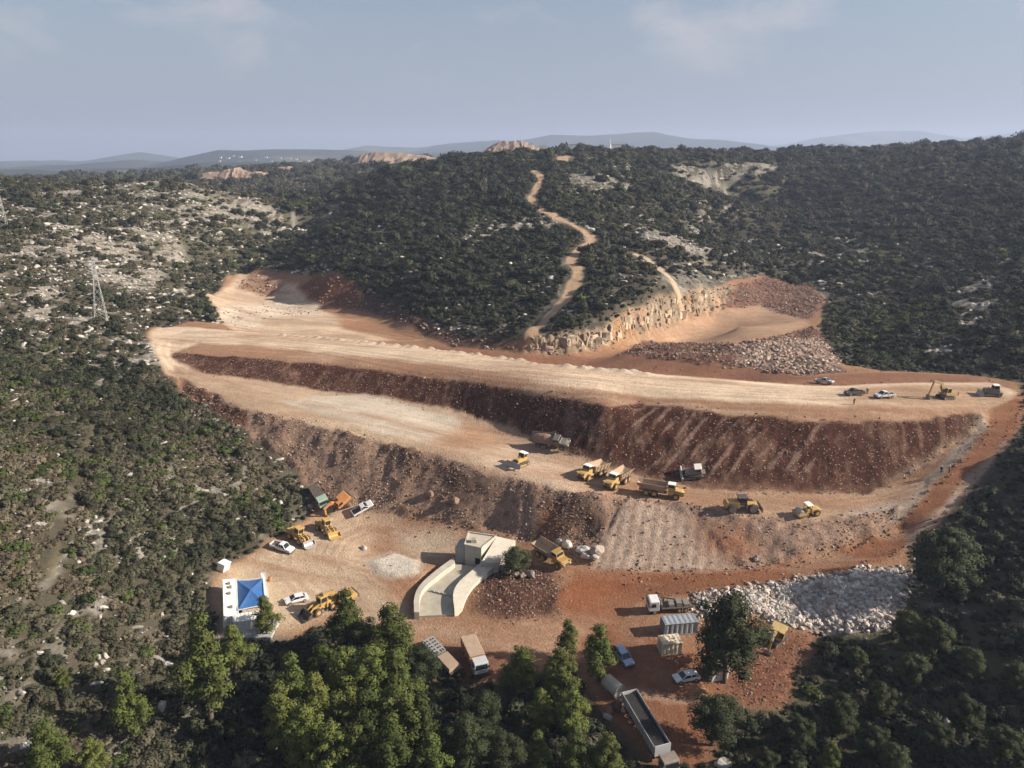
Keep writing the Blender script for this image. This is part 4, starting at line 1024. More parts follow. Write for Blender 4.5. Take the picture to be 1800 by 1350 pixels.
for k in order[:300]:
    o = bpy.data.objects.new('white_boulder', WROCKS[PW[3][k]]); COL.objects.link(o)
    tilt_obj(o, PW[0][k], PW[1][k], PW[2][k] * 1.15)
    tag(o, 'pale limestone boulder in the white rock pile below the haul road', 'boulder', 'boulders of the white rock pile')
scatter('white_rock_pile', C_WROCK, *[PW[i][rest] for i in range(4)], 'white pile of smaller broken limestone below the haul road', 'rocks')

# fractured blocks of the quarried rock face at the foot of the middle hill
flat_mat('cliff_rock', (.47,.385,.285), .95, .4, .5, spec=.08, rand=.35, rand_col=(.33,.235,.155), bump=.4)
face = bpy.data.objects['cliff_face']
br_ = random.Random(9)
top_ = LINES['cliff_top']
for i in range(4, 9):
    a_, b_ = Vector(ct[i]), Vector(ct[i+1]); ta, tb = Vector(top_[i]), Vector(top_[i+1])
    n_ = int((b_ - a_).length * 1.05)
    for k in range(n_):
        f = (k + br_.uniform(0, 1)) / n_
        p = a_.lerp(b_, f); q = ta.lerp(tb, f)
        dirv = Vector((p.x - q.x, p.y - q.y, 0)).normalized()
        hgt = q.z - p.z
        zf = br_.random() ** 1.2 * .8
        hh = min(hgt * (1.05 - zf), br_.uniform(.7, 3.4)); w_ = br_.choice((.6, .9, 1.3, 1.9, 2.8)) * br_.uniform(.8, 1.2); th = br_.uniform(.5, 1.5)
        o = bpy.data.objects.new('rock_block', rock_block_mesh(br_.randrange(8))); COL.objects.link(o); o.parent = face
        cc = p.lerp(q, min(1, zf + .5 * hh / hgt)) + dirv * br_.uniform(-.35, .45)
        o.location = (cc.x, cc.y, p.z + hgt * zf - .3)
        o.rotation_euler = (br_.uniform(-.16, .16), br_.uniform(-.14, .14), math.atan2(dirv.y, dirv.x) + math.pi/2 + br_.uniform(-.5, .5))
        o.scale = (w_, th, hh + .3)

# ------------------------------------------------------------------ pines
def pine_meshes(seed, h, w, mat):
    r = random.Random(seed)
    lobes = []
    n_ = 34
    for k in range(n_):
        f = (k + .5) / n_
        z = h * (.24 + .72 * f)
        env = (1.0 - .72 * f ** 1.3) * (.65 + .35 * min(1, f * 4)) if mat == 'needles' else .35 + .72 * math.sqrt(max(0, 1 - (1.75 * f - .75) ** 2))
        a = k * 2.4 + r.uniform(-.6, .6); q = w * .5 * env * r.uniform(.25, .95)
        z += r.uniform(-.05, .05) * h
        s_ = w * .5 * env * r.uniform(.24, .44) + .22
        lobes.append(((math.cos(a)*q, math.sin(a)*q, z), (s_, s_, s_ * r.uniform(.62, .95))))
    lobes.append(((r.uniform(-.1, .1), r.uniform(-.1, .1), h * .97), (w*.14+.15, w*.14+.15, h*.07)))
    V, F, NN = foliage(lobes, 300, .115, seed, core=.5)
    crown = np_mesh('crown', V, F, [MATS[mat]], normals=NN)
    # tapered leaning trunk with limbs into the lobes
    tv, tf = [], []
    def limb(p0, p1, r0, r1, sides=6):
        d = Vector(p1) - Vector(p0); qq = d.to_track_quat('Z', 'Y')
        b = len(tv)
        for p, rad in ((p0, r0), (p1, r1)):
            for s2 in range(sides):
                an = s2 / sides * 6.283
                tv.append(Vector(p) + qq @ Vector((math.cos(an)*rad, math.sin(an)*rad, 0)))
        for s2 in range(sides):
            tf.append((b+s2, b+(s2+1) % sides, b+sides+(s2+1) % sides, b+sides+s2))
    pts_ = [(0, 0, -.4), (r.uniform(-.2, .2), r.uniform(-.2, .2), h*.35), (r.uniform(-.3, .3), r.uniform(-.3, .3), h*.7), (0, 0, h*.95)]
    rad = [h*.026, h*.02, h*.012, .03]
    for k in range(3): limb(pts_[k], pts_[k+1], rad[k], rad[k+1], 8)
    for k, (c, s_) in enumerate(lobes[:-1]):
        if k % 3 == 0: limb((pts_[1][0]*.5, pts_[1][1]*.5, max(h*.18, c[2] - s_[0] * .7)), c, h*.009, .02, 5)
    trunk = np_mesh('trunk', tv, tf, [MATS['bark']], smooth=True)
    return crown, trunk
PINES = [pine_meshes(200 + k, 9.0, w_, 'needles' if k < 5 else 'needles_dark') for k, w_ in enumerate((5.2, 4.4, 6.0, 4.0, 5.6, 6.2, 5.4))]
def pine(u, v, hpx, kind, label, group=None, wide=1.0, name='pine_tree'):
    """u, v: foot of the tree as sighted; hpx: its height in the 1800 px frame"""
    g = G2(u, v)
    dist = (g - Vector((0, 0, CAM_Z))).length
    dep = math.asin((CAM_Z - g.z) / dist)
    h = hpx * dist / FOCAL / math.cos(dep)
    o = empty(name, g, random.uniform(0, 6.28))
    s_ = h / 9.0
    o.scale = (s_ * wide, s_ * wide, s_)
    for me_, nm in zip(PINES[kind], ('crown', 'trunk')):
        c = bpy.data.objects.new(nm, me_); COL.objects.link(c); c.parent = o
    tag(o, label, 'tree', group)
    return o
def G2(u, v):
    return G(u, v)
# foot u, foot v, height in px, kind, width factor, label
T = [
 (470,1122,62,0,1.1,'small pine standing right beside the white corrugated container'),
 (612,1150,95,1,1.15,'pine standing nearest the yellow backhoe at the yard edge'),
 (372,1275,150,3,1.0,'tall slim pine standing alone left of the foreground grove'),
 (235,1305,95,1,1.0,'slim yellow-green pine on the lower left slope'),
 (415,1180,66,0,1.2,'rounded pine just below the site containers'),
 (90,1365,70,4,1.2,'broad young pine in the bottom left corner'),
 (168,1368,52,0,1.2,'small young pine beside the one in the bottom left corner'),
 (112,1215,34,0,1.1,'little bright pine sapling on the left slope'),
 (690,1185,100,4,1.15,'pine at the upper right edge of the foreground grove'),
 (640,1180,70,5,1.2,'dark pine between two lit pines at the top of the grove'),
 (570,1235,80,2,1.1,None),(520,1270,95,1,1.05,None),(560,1300,90,0,1.1,None),(610,1260,95,4,1.1,None),(655,1265,100,2,1.1,None),(700,1260,92,0,1.1,None),
 (500,1330,100,3,1.1,None),(545,1370,95,2,1.1,None),(600,1340,95,1,1.15,None),(650,1345,100,4,1.1,None),(700,1340,105,2,1.15,None),(745,1345,92,1,1.1,None),
 (590,1400,95,0,1.1,None),(690,1405,95,2,1.1,None),(760,1400,80,0,1.1,None),(630,1395,90,3,1.2,None),
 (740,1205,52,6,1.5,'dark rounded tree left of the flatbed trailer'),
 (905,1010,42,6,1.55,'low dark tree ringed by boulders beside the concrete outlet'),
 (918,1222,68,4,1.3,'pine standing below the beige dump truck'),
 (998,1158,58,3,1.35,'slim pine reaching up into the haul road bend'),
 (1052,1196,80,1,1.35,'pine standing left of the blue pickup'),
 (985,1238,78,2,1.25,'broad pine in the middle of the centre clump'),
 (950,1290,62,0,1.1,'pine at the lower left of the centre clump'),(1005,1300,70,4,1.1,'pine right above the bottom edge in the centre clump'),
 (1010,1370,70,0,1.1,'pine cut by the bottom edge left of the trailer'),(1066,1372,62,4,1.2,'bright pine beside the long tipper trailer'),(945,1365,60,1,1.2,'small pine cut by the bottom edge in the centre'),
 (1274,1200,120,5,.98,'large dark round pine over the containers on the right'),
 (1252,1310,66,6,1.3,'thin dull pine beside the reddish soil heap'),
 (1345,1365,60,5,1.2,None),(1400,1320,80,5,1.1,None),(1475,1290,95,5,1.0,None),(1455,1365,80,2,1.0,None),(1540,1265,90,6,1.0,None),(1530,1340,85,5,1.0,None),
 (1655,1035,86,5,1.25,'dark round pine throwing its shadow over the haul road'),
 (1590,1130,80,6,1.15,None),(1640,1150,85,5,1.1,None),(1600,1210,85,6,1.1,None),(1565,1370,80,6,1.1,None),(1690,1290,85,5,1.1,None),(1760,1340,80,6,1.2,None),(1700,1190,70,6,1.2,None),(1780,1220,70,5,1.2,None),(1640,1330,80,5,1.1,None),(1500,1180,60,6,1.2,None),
 (1400,1385,60,5,1.1,None),(850,1300,60,6,1.2,None),(820,1360,70,5,1.1,None),(880,1370,60,6,1.2,None),
]
ORD = ('first', 'second', 'third', 'fourth', 'fifth', 'sixth', 'seventh', 'eighth', 'ninth')
def rows(sel, base, group):
    """the unnamed pines of a stand told apart by their row and their place from the left"""
    edges = ((0, 1245, 'back row'), (1245, 1315, 'second row'), (1315, 1358, 'third row'), (1358, 2000, 'front row'))
    for v0, v1, rn_ in edges:
        r_ = sorted([t_ for t_ in sel if v0 <= t_[1] < v1])
        for k, (u, v, hp, kd, wd, lab) in enumerate(r_):
            pine(u, v, hp, kd, '%s, %s from left in the %s' % (base, ORD[k], rn_), group, wd)
un = [t_ for t_ in T if not t_[5]]
for (u, v, hp, kd, wd, lab) in T:
    if lab: pine(u, v, hp, kd, lab, None, wd)
rows([t_ for t_ in un if t_[0] < 800], 'yellow-green pine of the grove', 'pines of the foreground grove')
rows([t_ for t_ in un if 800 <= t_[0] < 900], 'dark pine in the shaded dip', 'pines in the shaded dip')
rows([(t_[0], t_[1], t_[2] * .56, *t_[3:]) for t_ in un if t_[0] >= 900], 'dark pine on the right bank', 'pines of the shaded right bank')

# ------------------------------------------------------------------ haze over the whole country
def haze_box():
    V = [(x, y, z) for z in (-30, HAZE_TOP) for y in (-700, 11900) for x in (-8200, 8200)]
    F = [(0,2,3,1),(4,5,7,6),(0,1,5,4),(2,6,7,3),(0,4,6,2),(1,3,7,5)]
    me = bpy.data.meshes.new('haze'); me.from_pydata(V, [], F)
    m, t = new_mat('haze_air')
    out = N(t, 'ShaderNodeOutputMaterial'); pv = N(t, 'ShaderNodeVolumePrincipled')
    pv.inputs['Color'].default_value = (.52,.61,.82,1); pv.inputs['Density'].default_value = HAZE_DENSITY; pv.inputs['Anisotropy'].default_value = .15
    t.links.new(pv.outputs['Volume'], out.inputs['Volume'])
    me.materials.append(m)
    o = bpy.data.objects.new('haze', me); COL.objects.link(o); tag(o, kind='stuff')
HAZE_DENSITY = 0.00014
HAZE_TOP = max(float(FZ.max()), float(GZ.max())) + 15
haze_box()
# ------------------------------------------------------------------ built things
flat_mat('yellow_paint', (.44,.26,.045), .6, .3, 1.5, dust=.85, spec=.4)
flat_mat('dusty_yellow', (.36,.25,.085), .7, .25, 1.5, dust=.9, spec=.3)
flat_mat('orange_paint', (.50,.19,.05), .6, .2, 1.5, dust=.6)
flat_mat('grey_machine', (.16,.15,.135), .7, .3, 1.5, dust=.6)
flat_mat('white_paint', (.66,.66,.65), .4, .08, 1.2, dust=.3, spec=.5)
flat_mat('white_roof', (.74,.70,.62), .6, .1, 1.2, dust=.25)
flat_mat('silver_paint', (.42,.43,.44), .35, .06, 1.2, dust=.25, spec=.5)
flat_mat('blue_paint', (.30,.38,.52), .35, .08, 1.2, dust=.1, spec=.5)
flat_mat('dark_paint', (.045,.043,.04), .5, .2, 1.2, dust=.4)
flat_mat('green_paint', (.22,.34,.27), .5, .15, 1.2, dust=.35)
flat_mat('dark_glass', (.018,.022,.028), .12, .1, 1.0, spec=.6)
flat_mat('rubber', (.028,.026,.025), .9, .3, 4, dust=.45)
flat_mat('steel', (.20,.19,.18), .55, .25, 2, metal=.2, dust=.5)
flat_mat('worn_steel', (.36,.35,.33), .45, .2, 2, metal=.3, dust=.3)
flat_mat('bed_paint', (.34,.24,.16), .75, .25, 1.5, dust=.7)
flat_mat('beige_tarp', (.34,.245,.175), .85, .2, 1.2, dust=.3)
flat_mat('blue_tarp', (.026,.115,.31), .7, .2, .9, dust=.14)
flat_mat('container_white', (.66,.65,.61), .6, .12, .8, dust=.22)
flat_mat('container_blue', (.20,.245,.29), .6, .22, .9, dust=.45)
flat_mat('container_cream', (.60,.51,.36), .65, .15, .9, dust=.3)
flat_mat('concrete', (.44,.40,.335), .9, .22, .5, bump=.03, spec=.15, dust=.25)
flat_mat('concrete_floor', (.36,.33,.265), .9, .3, .35, bump=.03, spec=.15, dust=.3)
flat_mat('concrete_grey', (.33,.325,.30), .9, .18, .6, bump=.03, spec=.15)
flat_mat('black_load', (.022,.021,.02), .9, .4, 1.5)
flat_mat('pylon_steel', (.44,.44,.42), .5, .1, 1, metal=.1)
flat_mat('lamp_glass', (.7,.68,.6), .3, .05, 1)
flat_mat('red_lens', (.35,.03,.02), .3, .05, 1)
flat_mat('quarry_rock', (.25,.18,.135), .95, .4, .02, spec=.05)
flat_mat('plaster', (.72,.69,.64), .9, .1, .3)
flat_mat('cloth_dark', (.04,.045,.06), .9, .2, 3)
flat_mat('cloth_vest', (.55,.22,.04), .9, .2, 3)
flat_mat('skin', (.42,.27,.19), .7, .08, 4)

class MB:
    def __init__(s): s.v = []; s.f = []
    def poly(s, V, F):
        b = len(s.v); s.v += [tuple(q) for q in V]; s.f += [tuple(b + i for i in f) for f in F]
        return s
    def box(s, x0, x1, y0, y1, z0, z1, tx0=0, tx1=0, ty=0):
        """box whose top is drawn in by tx0 / tx1 (rear / front) and ty (each side)"""
        V = [(x0,y0,z0),(x1,y0,z0),(x1,y1,z0),(x0,y1,z0),(x0+tx0,y0+ty,z1),(x1-tx1,y0+ty,z1),(x1-tx1,y1-ty,z1),(x0+tx0,y1-ty,z1)]
        return s.poly(V, [(0,3,2,1),(4,5,6,7),(0,1,5,4),(1,2,6,5),(2,3,7,6),(3,0,4,7)])
    def prism(s, prof, y0, y1):
        """profile in x, z pulled from y0 to y1"""
        n_ = len(prof)
        V = [(x, y0, z) for x, z in prof] + [(x, y1, z) for x, z in prof]
        F = [tuple(range(n_)), tuple(range(2*n_-1, n_-1, -1))] + [(i, n_+i, n_+(i+1) % n_, (i+1) % n_) for i in range(n_)]
        return s.poly(V, F)
    def cyl(s, c, r, w, axis='y', n_=14, r2=None):
        r2 = r if r2 is None else r2
        V = []
        for e, rr_ in ((-w/2, r), (w/2, r2)):
            for k in range(n_):
                a = k / n_ * 6.28318
                p, q = math.cos(a)*rr_, math.sin(a)*rr_
                V.append({'y': (c[0]+p, c[1]+e, c[2]+q), 'x': (c[0]+e, c[1]+p, c[2]+q), 'z': (c[0]+p, c[1]+q, c[2]+e)}[axis])
        F = [tuple(range(n_)), tuple(range(2*n_-1, n_-1, -1))] + [(i, n_+i, n_+(i+1) % n_, (i+1) % n_) for i in range(n_)]
        return s.poly(V, F)
    def bar(s, p0, p1, w, h=None):
        h = w if h is None else h
        p0, p1 = Vector(p0), Vector(p1)
        d = (p1 - p0).normalized()
        up_ = Vector((0,0,1)) if abs(d.z) < .95 else Vector((1,0,0))
        a = d.cross(up_).normalized() * w/2; b = a.cross(d).normalized() * h/2
        V = [p0-a-b, p0+a-b, p0+a+b, p0-a+b, p1-a-b, p1+a-b, p1+a+b, p1-a+b]
        return s.poly(V, [(0,1,2,3),(7,6,5,4),(0,4,5,1),(1,5,6,2),(2,6,7,3),(3,7,4,0)])
    def build(s, name, mat, parent=None, bevel=0.0, smooth=False):
        bm = bmesh.new()
        vs = [bm.verts.new(q) for q in s.v]
        for f in s.f:
            try: bm.faces.new([vs[i] for i in f])
            except ValueError: pass
        bmesh.ops.recalc_face_normals(bm, faces=bm.faces)
        if bevel:
            bmesh.ops.bevel(bm, geom=[e for e in bm.edges if e.is_manifold and e.calc_face_angle(0) > .5], offset=bevel, segments=1, affect='EDGES')
        me = bpy.data.meshes.new(name); bm.to_mesh(me); bm.free()
        me.materials.append(MATS[mat])
        if smooth: me.polygons.foreach_set('use_smooth', np.ones(len(me.polygons), bool))
        o = bpy.data.objects.new(name, me); COL.objects.link(o); o.parent = parent
        return o
def mb(): return MB()
def wheel(parent, x, y, r, w, rim='worn_steel'):
    t = mb().cyl((x, y, r), r * .93, w, n_=18).cyl((x, y, r), r, w * .72, n_=18).build('wheel', 'rubber', parent)
    s_ = 1 if y > 0 else -1
    mb().cyl((x, y + s_ * w * .45, r), r * .52, w * .24, n_=14).build('rim', rim, t)
    return t
def stand(name, u0, v0, u1, v1, length, label, cat, group=None, lift=0.0):
    """a thing standing on the ground from its sighted rear foot to its front foot, tilted as the ground is"""
    a, b = G(u0, v0), G(u1, v1)
    c = (a + b) / 2; d = (b - a); d.z = 0; d.normalize()
    s_ = Vector((-d.y, d.x, 0))
    h = lambda p: float(HZ(p.x, p.y))
    hl = length * .38
    f, r_, l_, q = h(c + d*hl), h(c - d*hl), h(c + s_*1.1), h(c - s_*1.1)
    X = (d * 2*hl + Vector((0, 0, f - r_))).normalized()
    Y = (s_ * 2.2 + Vector((0, 0, l_ - q))); Y = (Y - X * Y.dot(X)).normalized()
    Z = X.cross(Y)
    o = empty(name)
    mat = Matrix((X, Y, Z)).transposed().to_4x4()
    mat.translation = Vector((c.x, c.y, max((f + r_) / 2, (l_ + q) / 2) + lift))
    o.matrix_world = mat
    tag(o, label, cat, group)
    return o

# ---- cars
def car(o, paint, kind='saloon'):
    Lh = 2.2
    if kind == 'saloon':
        prof = [(-2.2,.35),(2.15,.35),(2.2,.62),(2.05,.80),(1.05,.92),(-1.55,.98),(-2.1,.95),(-2.22,.6)]
        cab = (-1.75, 1.15, .93, 1.42, .55, .75)
    elif kind == 'suv':
        prof = [(-2.25,.4),(2.2,.4),(2.25,.75),(2.1,.95),(1.1,1.05),(-2.2,1.08),(-2.28,.7)]
        cab = (-2.15, 1.15, 1.05, 1.72, .25, .7)
    else:  # pickup
        prof = [(-2.6,.5),(2.45,.5),(2.5,.85),(2.35,1.02),(1.2,1.12),(-.55,1.12),(-.55,.78),(-2.5,.78),(-2.6,.75)]
        cab = (-.55, 1.25, 1.1, 1.78, .15, .7)
    w = .88 if kind != 'pickup' else .92
    mb().prism(prof, -w, w).build('body', paint, o, bevel=.06)
    x0, x1, z0, z1, t0, t1 = cab
    mb().box(x0, x1, -w+.04, w-.04, z0-.02, z1-.05, t0, t1, .16).build('windows', 'dark_glass', o)
    mb().box(x0+t0-.02, x1-t1+.02, -w+.17, w-.17, z1-.07, z1, .05, .08, .05).build('roof', paint, o)
    for s_ in (-1, 1):
        for xp in ((x0+t0*.5), (x0+x1)/2, (x1-t1*.55)):
            pass
        p = mb()
        xm = (x0 + t0 + x1 - t1) / 2 - .1
        p.bar((xm, s_*(w-.05), z0), (xm, s_*(w-.19), z1-.04), .10, .05)
        p.bar((x1-.06, s_*(w-.06), z0), (x1-t1, s_*(w-.19), z1-.04), .09, .06)
        p.bar((x0+.05, s_*(w-.06), z0), (x0+t0, s_*(w-.19), z1-.04), .14, .06)
        p.build('pillar', paint, o)
    if kind == 'pickup':
        for s_ in (-1, 1): mb().box(-2.58, -.55, s_*w - .05, s_*w + .05, .76, 1.14).build('bed_side', paint, o)
        mb().box(-2.62, -2.52, -w, w, .76, 1.12).build('tailgate', paint, o)
        mb().box(-2.5, -.58, -w+.06, w-.06, .79, .82).build('bed_floor', 'dark_paint', o)
    xf = max(q[0] for q in prof); xb = min(q[0] for q in prof)
    zf = .72 if kind == 'saloon' else .86
    for s_ in (-1, 1):
        mb().box(xf-.16, xf+.02, s_*.62-.16, s_*.62+.16, zf-.1, zf+.06).build('headlight', 'lamp_glass', o)
        mb().box(xb-.02, xb+.08, s_*.70-.1, s_*.70+.1, zf-.08, zf+.12).build('tail_light', 'red_lens', o)
        mb().box(x1-.35, x1-.12, s_*(w+.06)-.07, s_*(w+.06)+.07, z0-.02, z0+.12).build('mirror', 'dark_paint', o)
    mb().box(xf-.06, xf+.07, -w+.05, w-.05, .32, .52).build('bumper', 'dark_paint', o)
    for xw in ((1.38, -1.35) if kind != 'pickup' else (1.55, -1.6)):
        for s_ in (-1, 1): wheel(o, xw, s_ * (w - .06), .33 if kind == 'saloon' else .38, .22)
car(stand('pickup_truck', 1434,673,1464,676,5,'dusty silver pickup parked at the rear edge of the dam crest','car'), 'silver_paint', 'pickup')
car(stand('pickup_truck', 1516,694,1486,695,5,'black pickup on the dam crest, left of the white one','car'), 'dark_paint', 'pickup')
car(stand('pickup_truck', 1572,698,1536,700,5,'white pickup on the dam crest between the black one and the excavator','car'), 'white_paint', 'pickup')
car(stand('pickup_truck', 629,903,649,891,5,'white pickup beside the orange excavator in the yard','car'), 'white_paint', 'pickup')
car(stand('pickup_truck', 480,961,513,972,5,'white pickup at the yard edge left of the yellow loaders','car'), 'white_paint', 'pickup')
car(stand('car', 541,1053,501,1062,4.4,'white saloon parked beside the blue canopy','car'), 'white_paint', 'saloon')
car(stand('car', 1083,1144,1109,1176,4.4,'blue-silver car under the pine on the red track','car'), 'blue_paint', 'suv')
car(stand('car', 1229,1192,1182,1200,4.4,'white saloon by the reddish heap of soil','car'), 'white_paint', 'saloon')

# ---- articulated dump trucks
def dump_truck(o, paint='yellow_paint', bed='bed_paint', roof='white_roof', load=None, raise_=0.0):
    mb().box(-4.9, 1.2, -.5, .5, .85, 1.25).build('chassis', 'steel', o)
    mb().prism([(1.5,.9),(4.6,.9),(5.05,1.15),(5.0,1.75),(4.4,2.05),(3.1,2.2),(1.5,2.2)], -1.05, 1.05).build('hood', paint, o, bevel=.07)
    mb().box(5.0, 5.09, -.8, .8, 1.2, 1.7).build('grille', 'dark_paint', o)
    mb().box(1.45, 3.2, -1.35, -.95, 1.1, 1.5).box(1.45, 3.2, .95, 1.35, 1.1, 1.5).build('step', paint, o)
    c = mb().box(1.35, 3.05, -.98, .98, 2.15, 2.55, 0, 0, 0).build('cab', paint, o)
    mb().box(1.38, 3.0, -.95, .95, 2.55, 3.25, .06, .3, .1).build('windows', 'dark_glass', c)
    r_ = mb().box(1.25, 2.95, -1.0, 1.0, 3.24, 3.38, .05, .05, .05).build('cab_roof', roof, o)
    for s_ in (-1, 1):
        mb().bar((3.0, s_*.93, 2.5), (2.72, s_*.84, 3.26), .1).bar((1.4, s_*.93, 2.5), (1.42, s_*.84, 3.26), .12).build('pillar', paint, c)
        mb().box(4.35, 5.0, s_*.98-.22, s_*.98+.22, 1.8, 2.0).build('mudguard', paint, o)
        mb().cyl((5.06, s_*.72, 1.5), .14, .08, 'x', 10).build('headlight', 'lamp_glass', o)
    # open body: floor, flared sides, headboard, sloped tail
    B = mb()
    W0, W1 = 1.15, 1.6
    rings = [(-5.4, 2.35, 2.95), (-4.3, 1.55, 2.95), (.6, 1.45, 2.95), (1.15, 2.3, 3.1)]
    out = []; inn = []
    for x, zf, zt in rings:
        out.append([(x,-W1,zt),(x,-W0,zf),(x,W0,zf),(x,W1,zt)])
        inn.append([(x,-W1+.1,zt),(x,-W0+.06,zf+.1),(x,W0-.06,zf+.1),(x,W1-.1,zt)])
    V = [p for r2 in out for p in r2] + [p for r2 in inn for p in r2]
    F = []
    for k in range(3):
        for j in range(3):
            a = k*4 + j
            F += [(a, a+1, a+5, a+4), (16+a, 16+a+4, 16+a+5, 16+a+1)]
        for j in (0, 3):
            a = k*4 + j; F.append((a, a+4, 20+a, 16+a))
    F += [(0,16,17,1),(1,17,18,2),(2,18,19,3),(12,13,14,15),(28,31,30,29),(12,28,29,13),(13,29,30,14),(14,30,31,15)]
    B.poly(V, F)
    B.poly([(1.15,-W1,3.1),(1.22,-W1,3.1),(1.22,W1,3.1),(1.15,W1,3.1),(1.15,-W1,2.0),(1.22,-W1,2.0),(1.22,W1,2.0),(1.15,W1,2.0)], [(0,1,2,3),(4,7,6,5),(0,4,5,1),(1,5,6,2),(2,6,7,3),(3,7,4,0)])
    b_ = B.build('dump_bed', bed, o)
    R_ = mb()
    for x in (-4.0, -2.6, -1.2, .2):
        for s_ in (-1, 1): R_.bar((x, s_*(W0+.05), 1.5), (x, s_*(W1+.05), 2.9), .12, .1)
    tag(R_.build('rib', bed, b_), kind='stuff')
    if load:
        r2 = random.Random(len(o.name) + 5)
        Vl = []; Fl = []
        nx2, ny2 = 9, 6
        for i in range(nx2):
            for j in range(ny2):
                fx3, fy3 = i/(nx2-1), j/(ny2-1)
                hh = 2.55 + .95 * math.sin(math.pi*fx3)**.7 * math.sin(math.pi*fy3)**.7 + r2.uniform(-.08, .12)
                Vl.append((-4.9 + 5.9*fx3, -1.42 + 2.84*fy3, hh))
        for i in range(nx2-1):
            for j in range(ny2-1): Fl.append((i*ny2+j, (i+1)*ny2+j, (i+1)*ny2+j+1, i*ny2+j+1))
        mb().poly(Vl, Fl).build('load', load, b_)
    if raise_:
        b_.location = (0, 0, 0)
        piv = Vector((-4.2, 0, 1.5))
        m4 = Matrix.Translation(piv) @ Matrix.Rotation(raise_, 4, 'Y') @ Matrix.Translation(-piv)
        b_.matrix_local = m4
    for xw in (3.3, -1.4, -3.2):
        for s_ in (-1, 1): wheel(o, xw, s_*1.18, .82, .62, paint)
flat_mat('earth_load', (.24,.145,.10), .95, .4, 2)
dump_truck(stand('dump_truck', 940,780,1002,786,10,'dull grey-brown dump truck at the foot of the slope behind the bulldozer','dump truck'), 'grey_machine', 'grey_machine', 'grey_machine', 'earth_load')
dump_truck(stand('dump_truck', 1068,826,1012,848,10,'yellow dump truck on the bench nearest the bulldozer','dump truck'), 'yellow_paint', 'bed_paint', 'white_roof')
dump_truck(stand('dump_truck', 1106,838,1062,866,10,'white-roofed dump truck in the middle of the three on the bench','dump truck'), 'yellow_paint', 'bed_paint', 'white_roof')
dump_truck(stand('dump_truck', 1124,866,1200,878,10,'yellow dump truck driving right along the bench with an empty bed','dump truck'), 'yellow_paint', 'bed_paint', 'white_roof')
dump_truck(stand('dump_truck', 945,968,1000,1003,10,'yellow dump truck between the boulders and the dark tree','dump truck'), 'yellow_paint', 'bed_paint', 'yellow_paint')

# ---- bulldozers
def track(o, x0, x1, y, w, h, name='track'):
    prof = []
    r_ = h / 2
    for k in range(9):
        a = -math.pi/2 + math.pi * k / 8; prof.append((x1 - r_ + math.cos(a)*r_, r_ + math.sin(a)*r_))
    for k in range(9):
        a = math.pi/2 + math.pi * k / 8; prof.append((x0 + r_ + math.cos(a)*r_, r_ + math.sin(a)*r_))
    t_ = mb().prism(prof, y - w/2, y + w/2).build(name, 'rubber', o)
    s_ = 1 if y > 0 else -1
    n_ = 5
    for k in range(n_):
        mb().cyl((x0 + r_ + (x1 - x0 - h) * k/(n_-1), y + s_*(w/2), r_ if k in (0, n_-1) else r_*.6), r_*(.62 if k in (0, n_-1) else .32), .1, n_=10).build('roller_wheel', 'steel', t_)
    q = mb()
    k = x0 + r_
    while k < x1 - r_:
        q.box(k, k+.06, y - w/2 - .02, y + w/2 + .02, h - .01, h + .05); k += .22
    tag(q.build('grouser', 'steel', t_), kind='stuff')
def bulldozer(o, paint, roof='white_roof'):
    for s_ in (-1, 1): track(o, -2.0, 1.9, s_*1.05, .6, 1.05)
    mb().prism([(-1.7,.7),(2.0,.7),(2.05,1.75),(1.9,1.9),(-.2,1.95),(-1.7,1.75)], -.75, .75).build('body', paint, o, bevel=.05)
    mb().box(2.03, 2.09, -.6, .6, .85, 1.7).build('grille', 'dark_paint', o)
    c = mb().box(-1.45, .05, -.8, .8, 1.8, 2.1).build('cab', paint, o)
    mb().box(-1.4, 0, -.76, .76, 2.1, 2.95, .06, .12, .08).build('windows', 'dark_glass', c)
    p = mb()
    for s_ in (-1, 1): p.bar((-1.4, s_*.76, 2.1), (-1.35, s_*.7, 2.95), .1).bar((0, s_*.76, 2.1), (-.12, s_*.7, 2.95), .1)
    p.build('pillar', paint, c)
    mb().box(-1.6, .1, -.9, .9, 2.95, 3.08, .05, .05, .05).build('cab_roof', roof, o)
    prof = [(3.05,.05),(2.72,.3),(2.62,.7),(2.68,1.1),(2.95,1.4),(3.02,1.38),(2.8,1.08),(2.74,.7),(2.82,.34),(3.12,.08)]
    mb().prism(prof, -1.95, 1.95).build('blade', 'worn_steel', o)
    for s_ in (-1, 1):
        mb().bar((2.7, s_*1.45, .45), (-.3, s_*1.45, .5), .2, .24).build('push_arm', paint, o)
        mb().bar((2.68, s_*.7, .95), (1.8, s_*.8, 1.4), .12).build('hydraulic_cylinder', 'worn_steel', o)
        mb().cyl((2.06, s_*.5, 1.8), .1, .1, 'x', 8).build('headlight', 'lamp_glass', o)
    mb().box(-2.5, -1.7, -.7, .7, .75, 1.15).bar((-2.4, 0, 1.0), (-2.65, 0, .1), .16, .25).build('ripper', 'steel', o)
    mb().cyl((1.1, .3, 2.3), .08, .75, 'z', 8).build('exhaust', 'steel', o)
bulldozer(stand('bulldozer', 934,812,893,832,5.5,'yellow bulldozer with a white cab roof pushing along the pale bench','bulldozer'), 'yellow_paint')
bulldozer(stand('bulldozer', 1244,834,1196,836,5.5,'grey dusty bulldozer at the foot of the furrowed upper slope','bulldozer'), 'grey_machine')
bulldozer(stand('bulldozer', 1762,696,1722,694,5.5,'dark bulldozer at the far right end of the dam crest','bulldozer'), 'grey_machine')

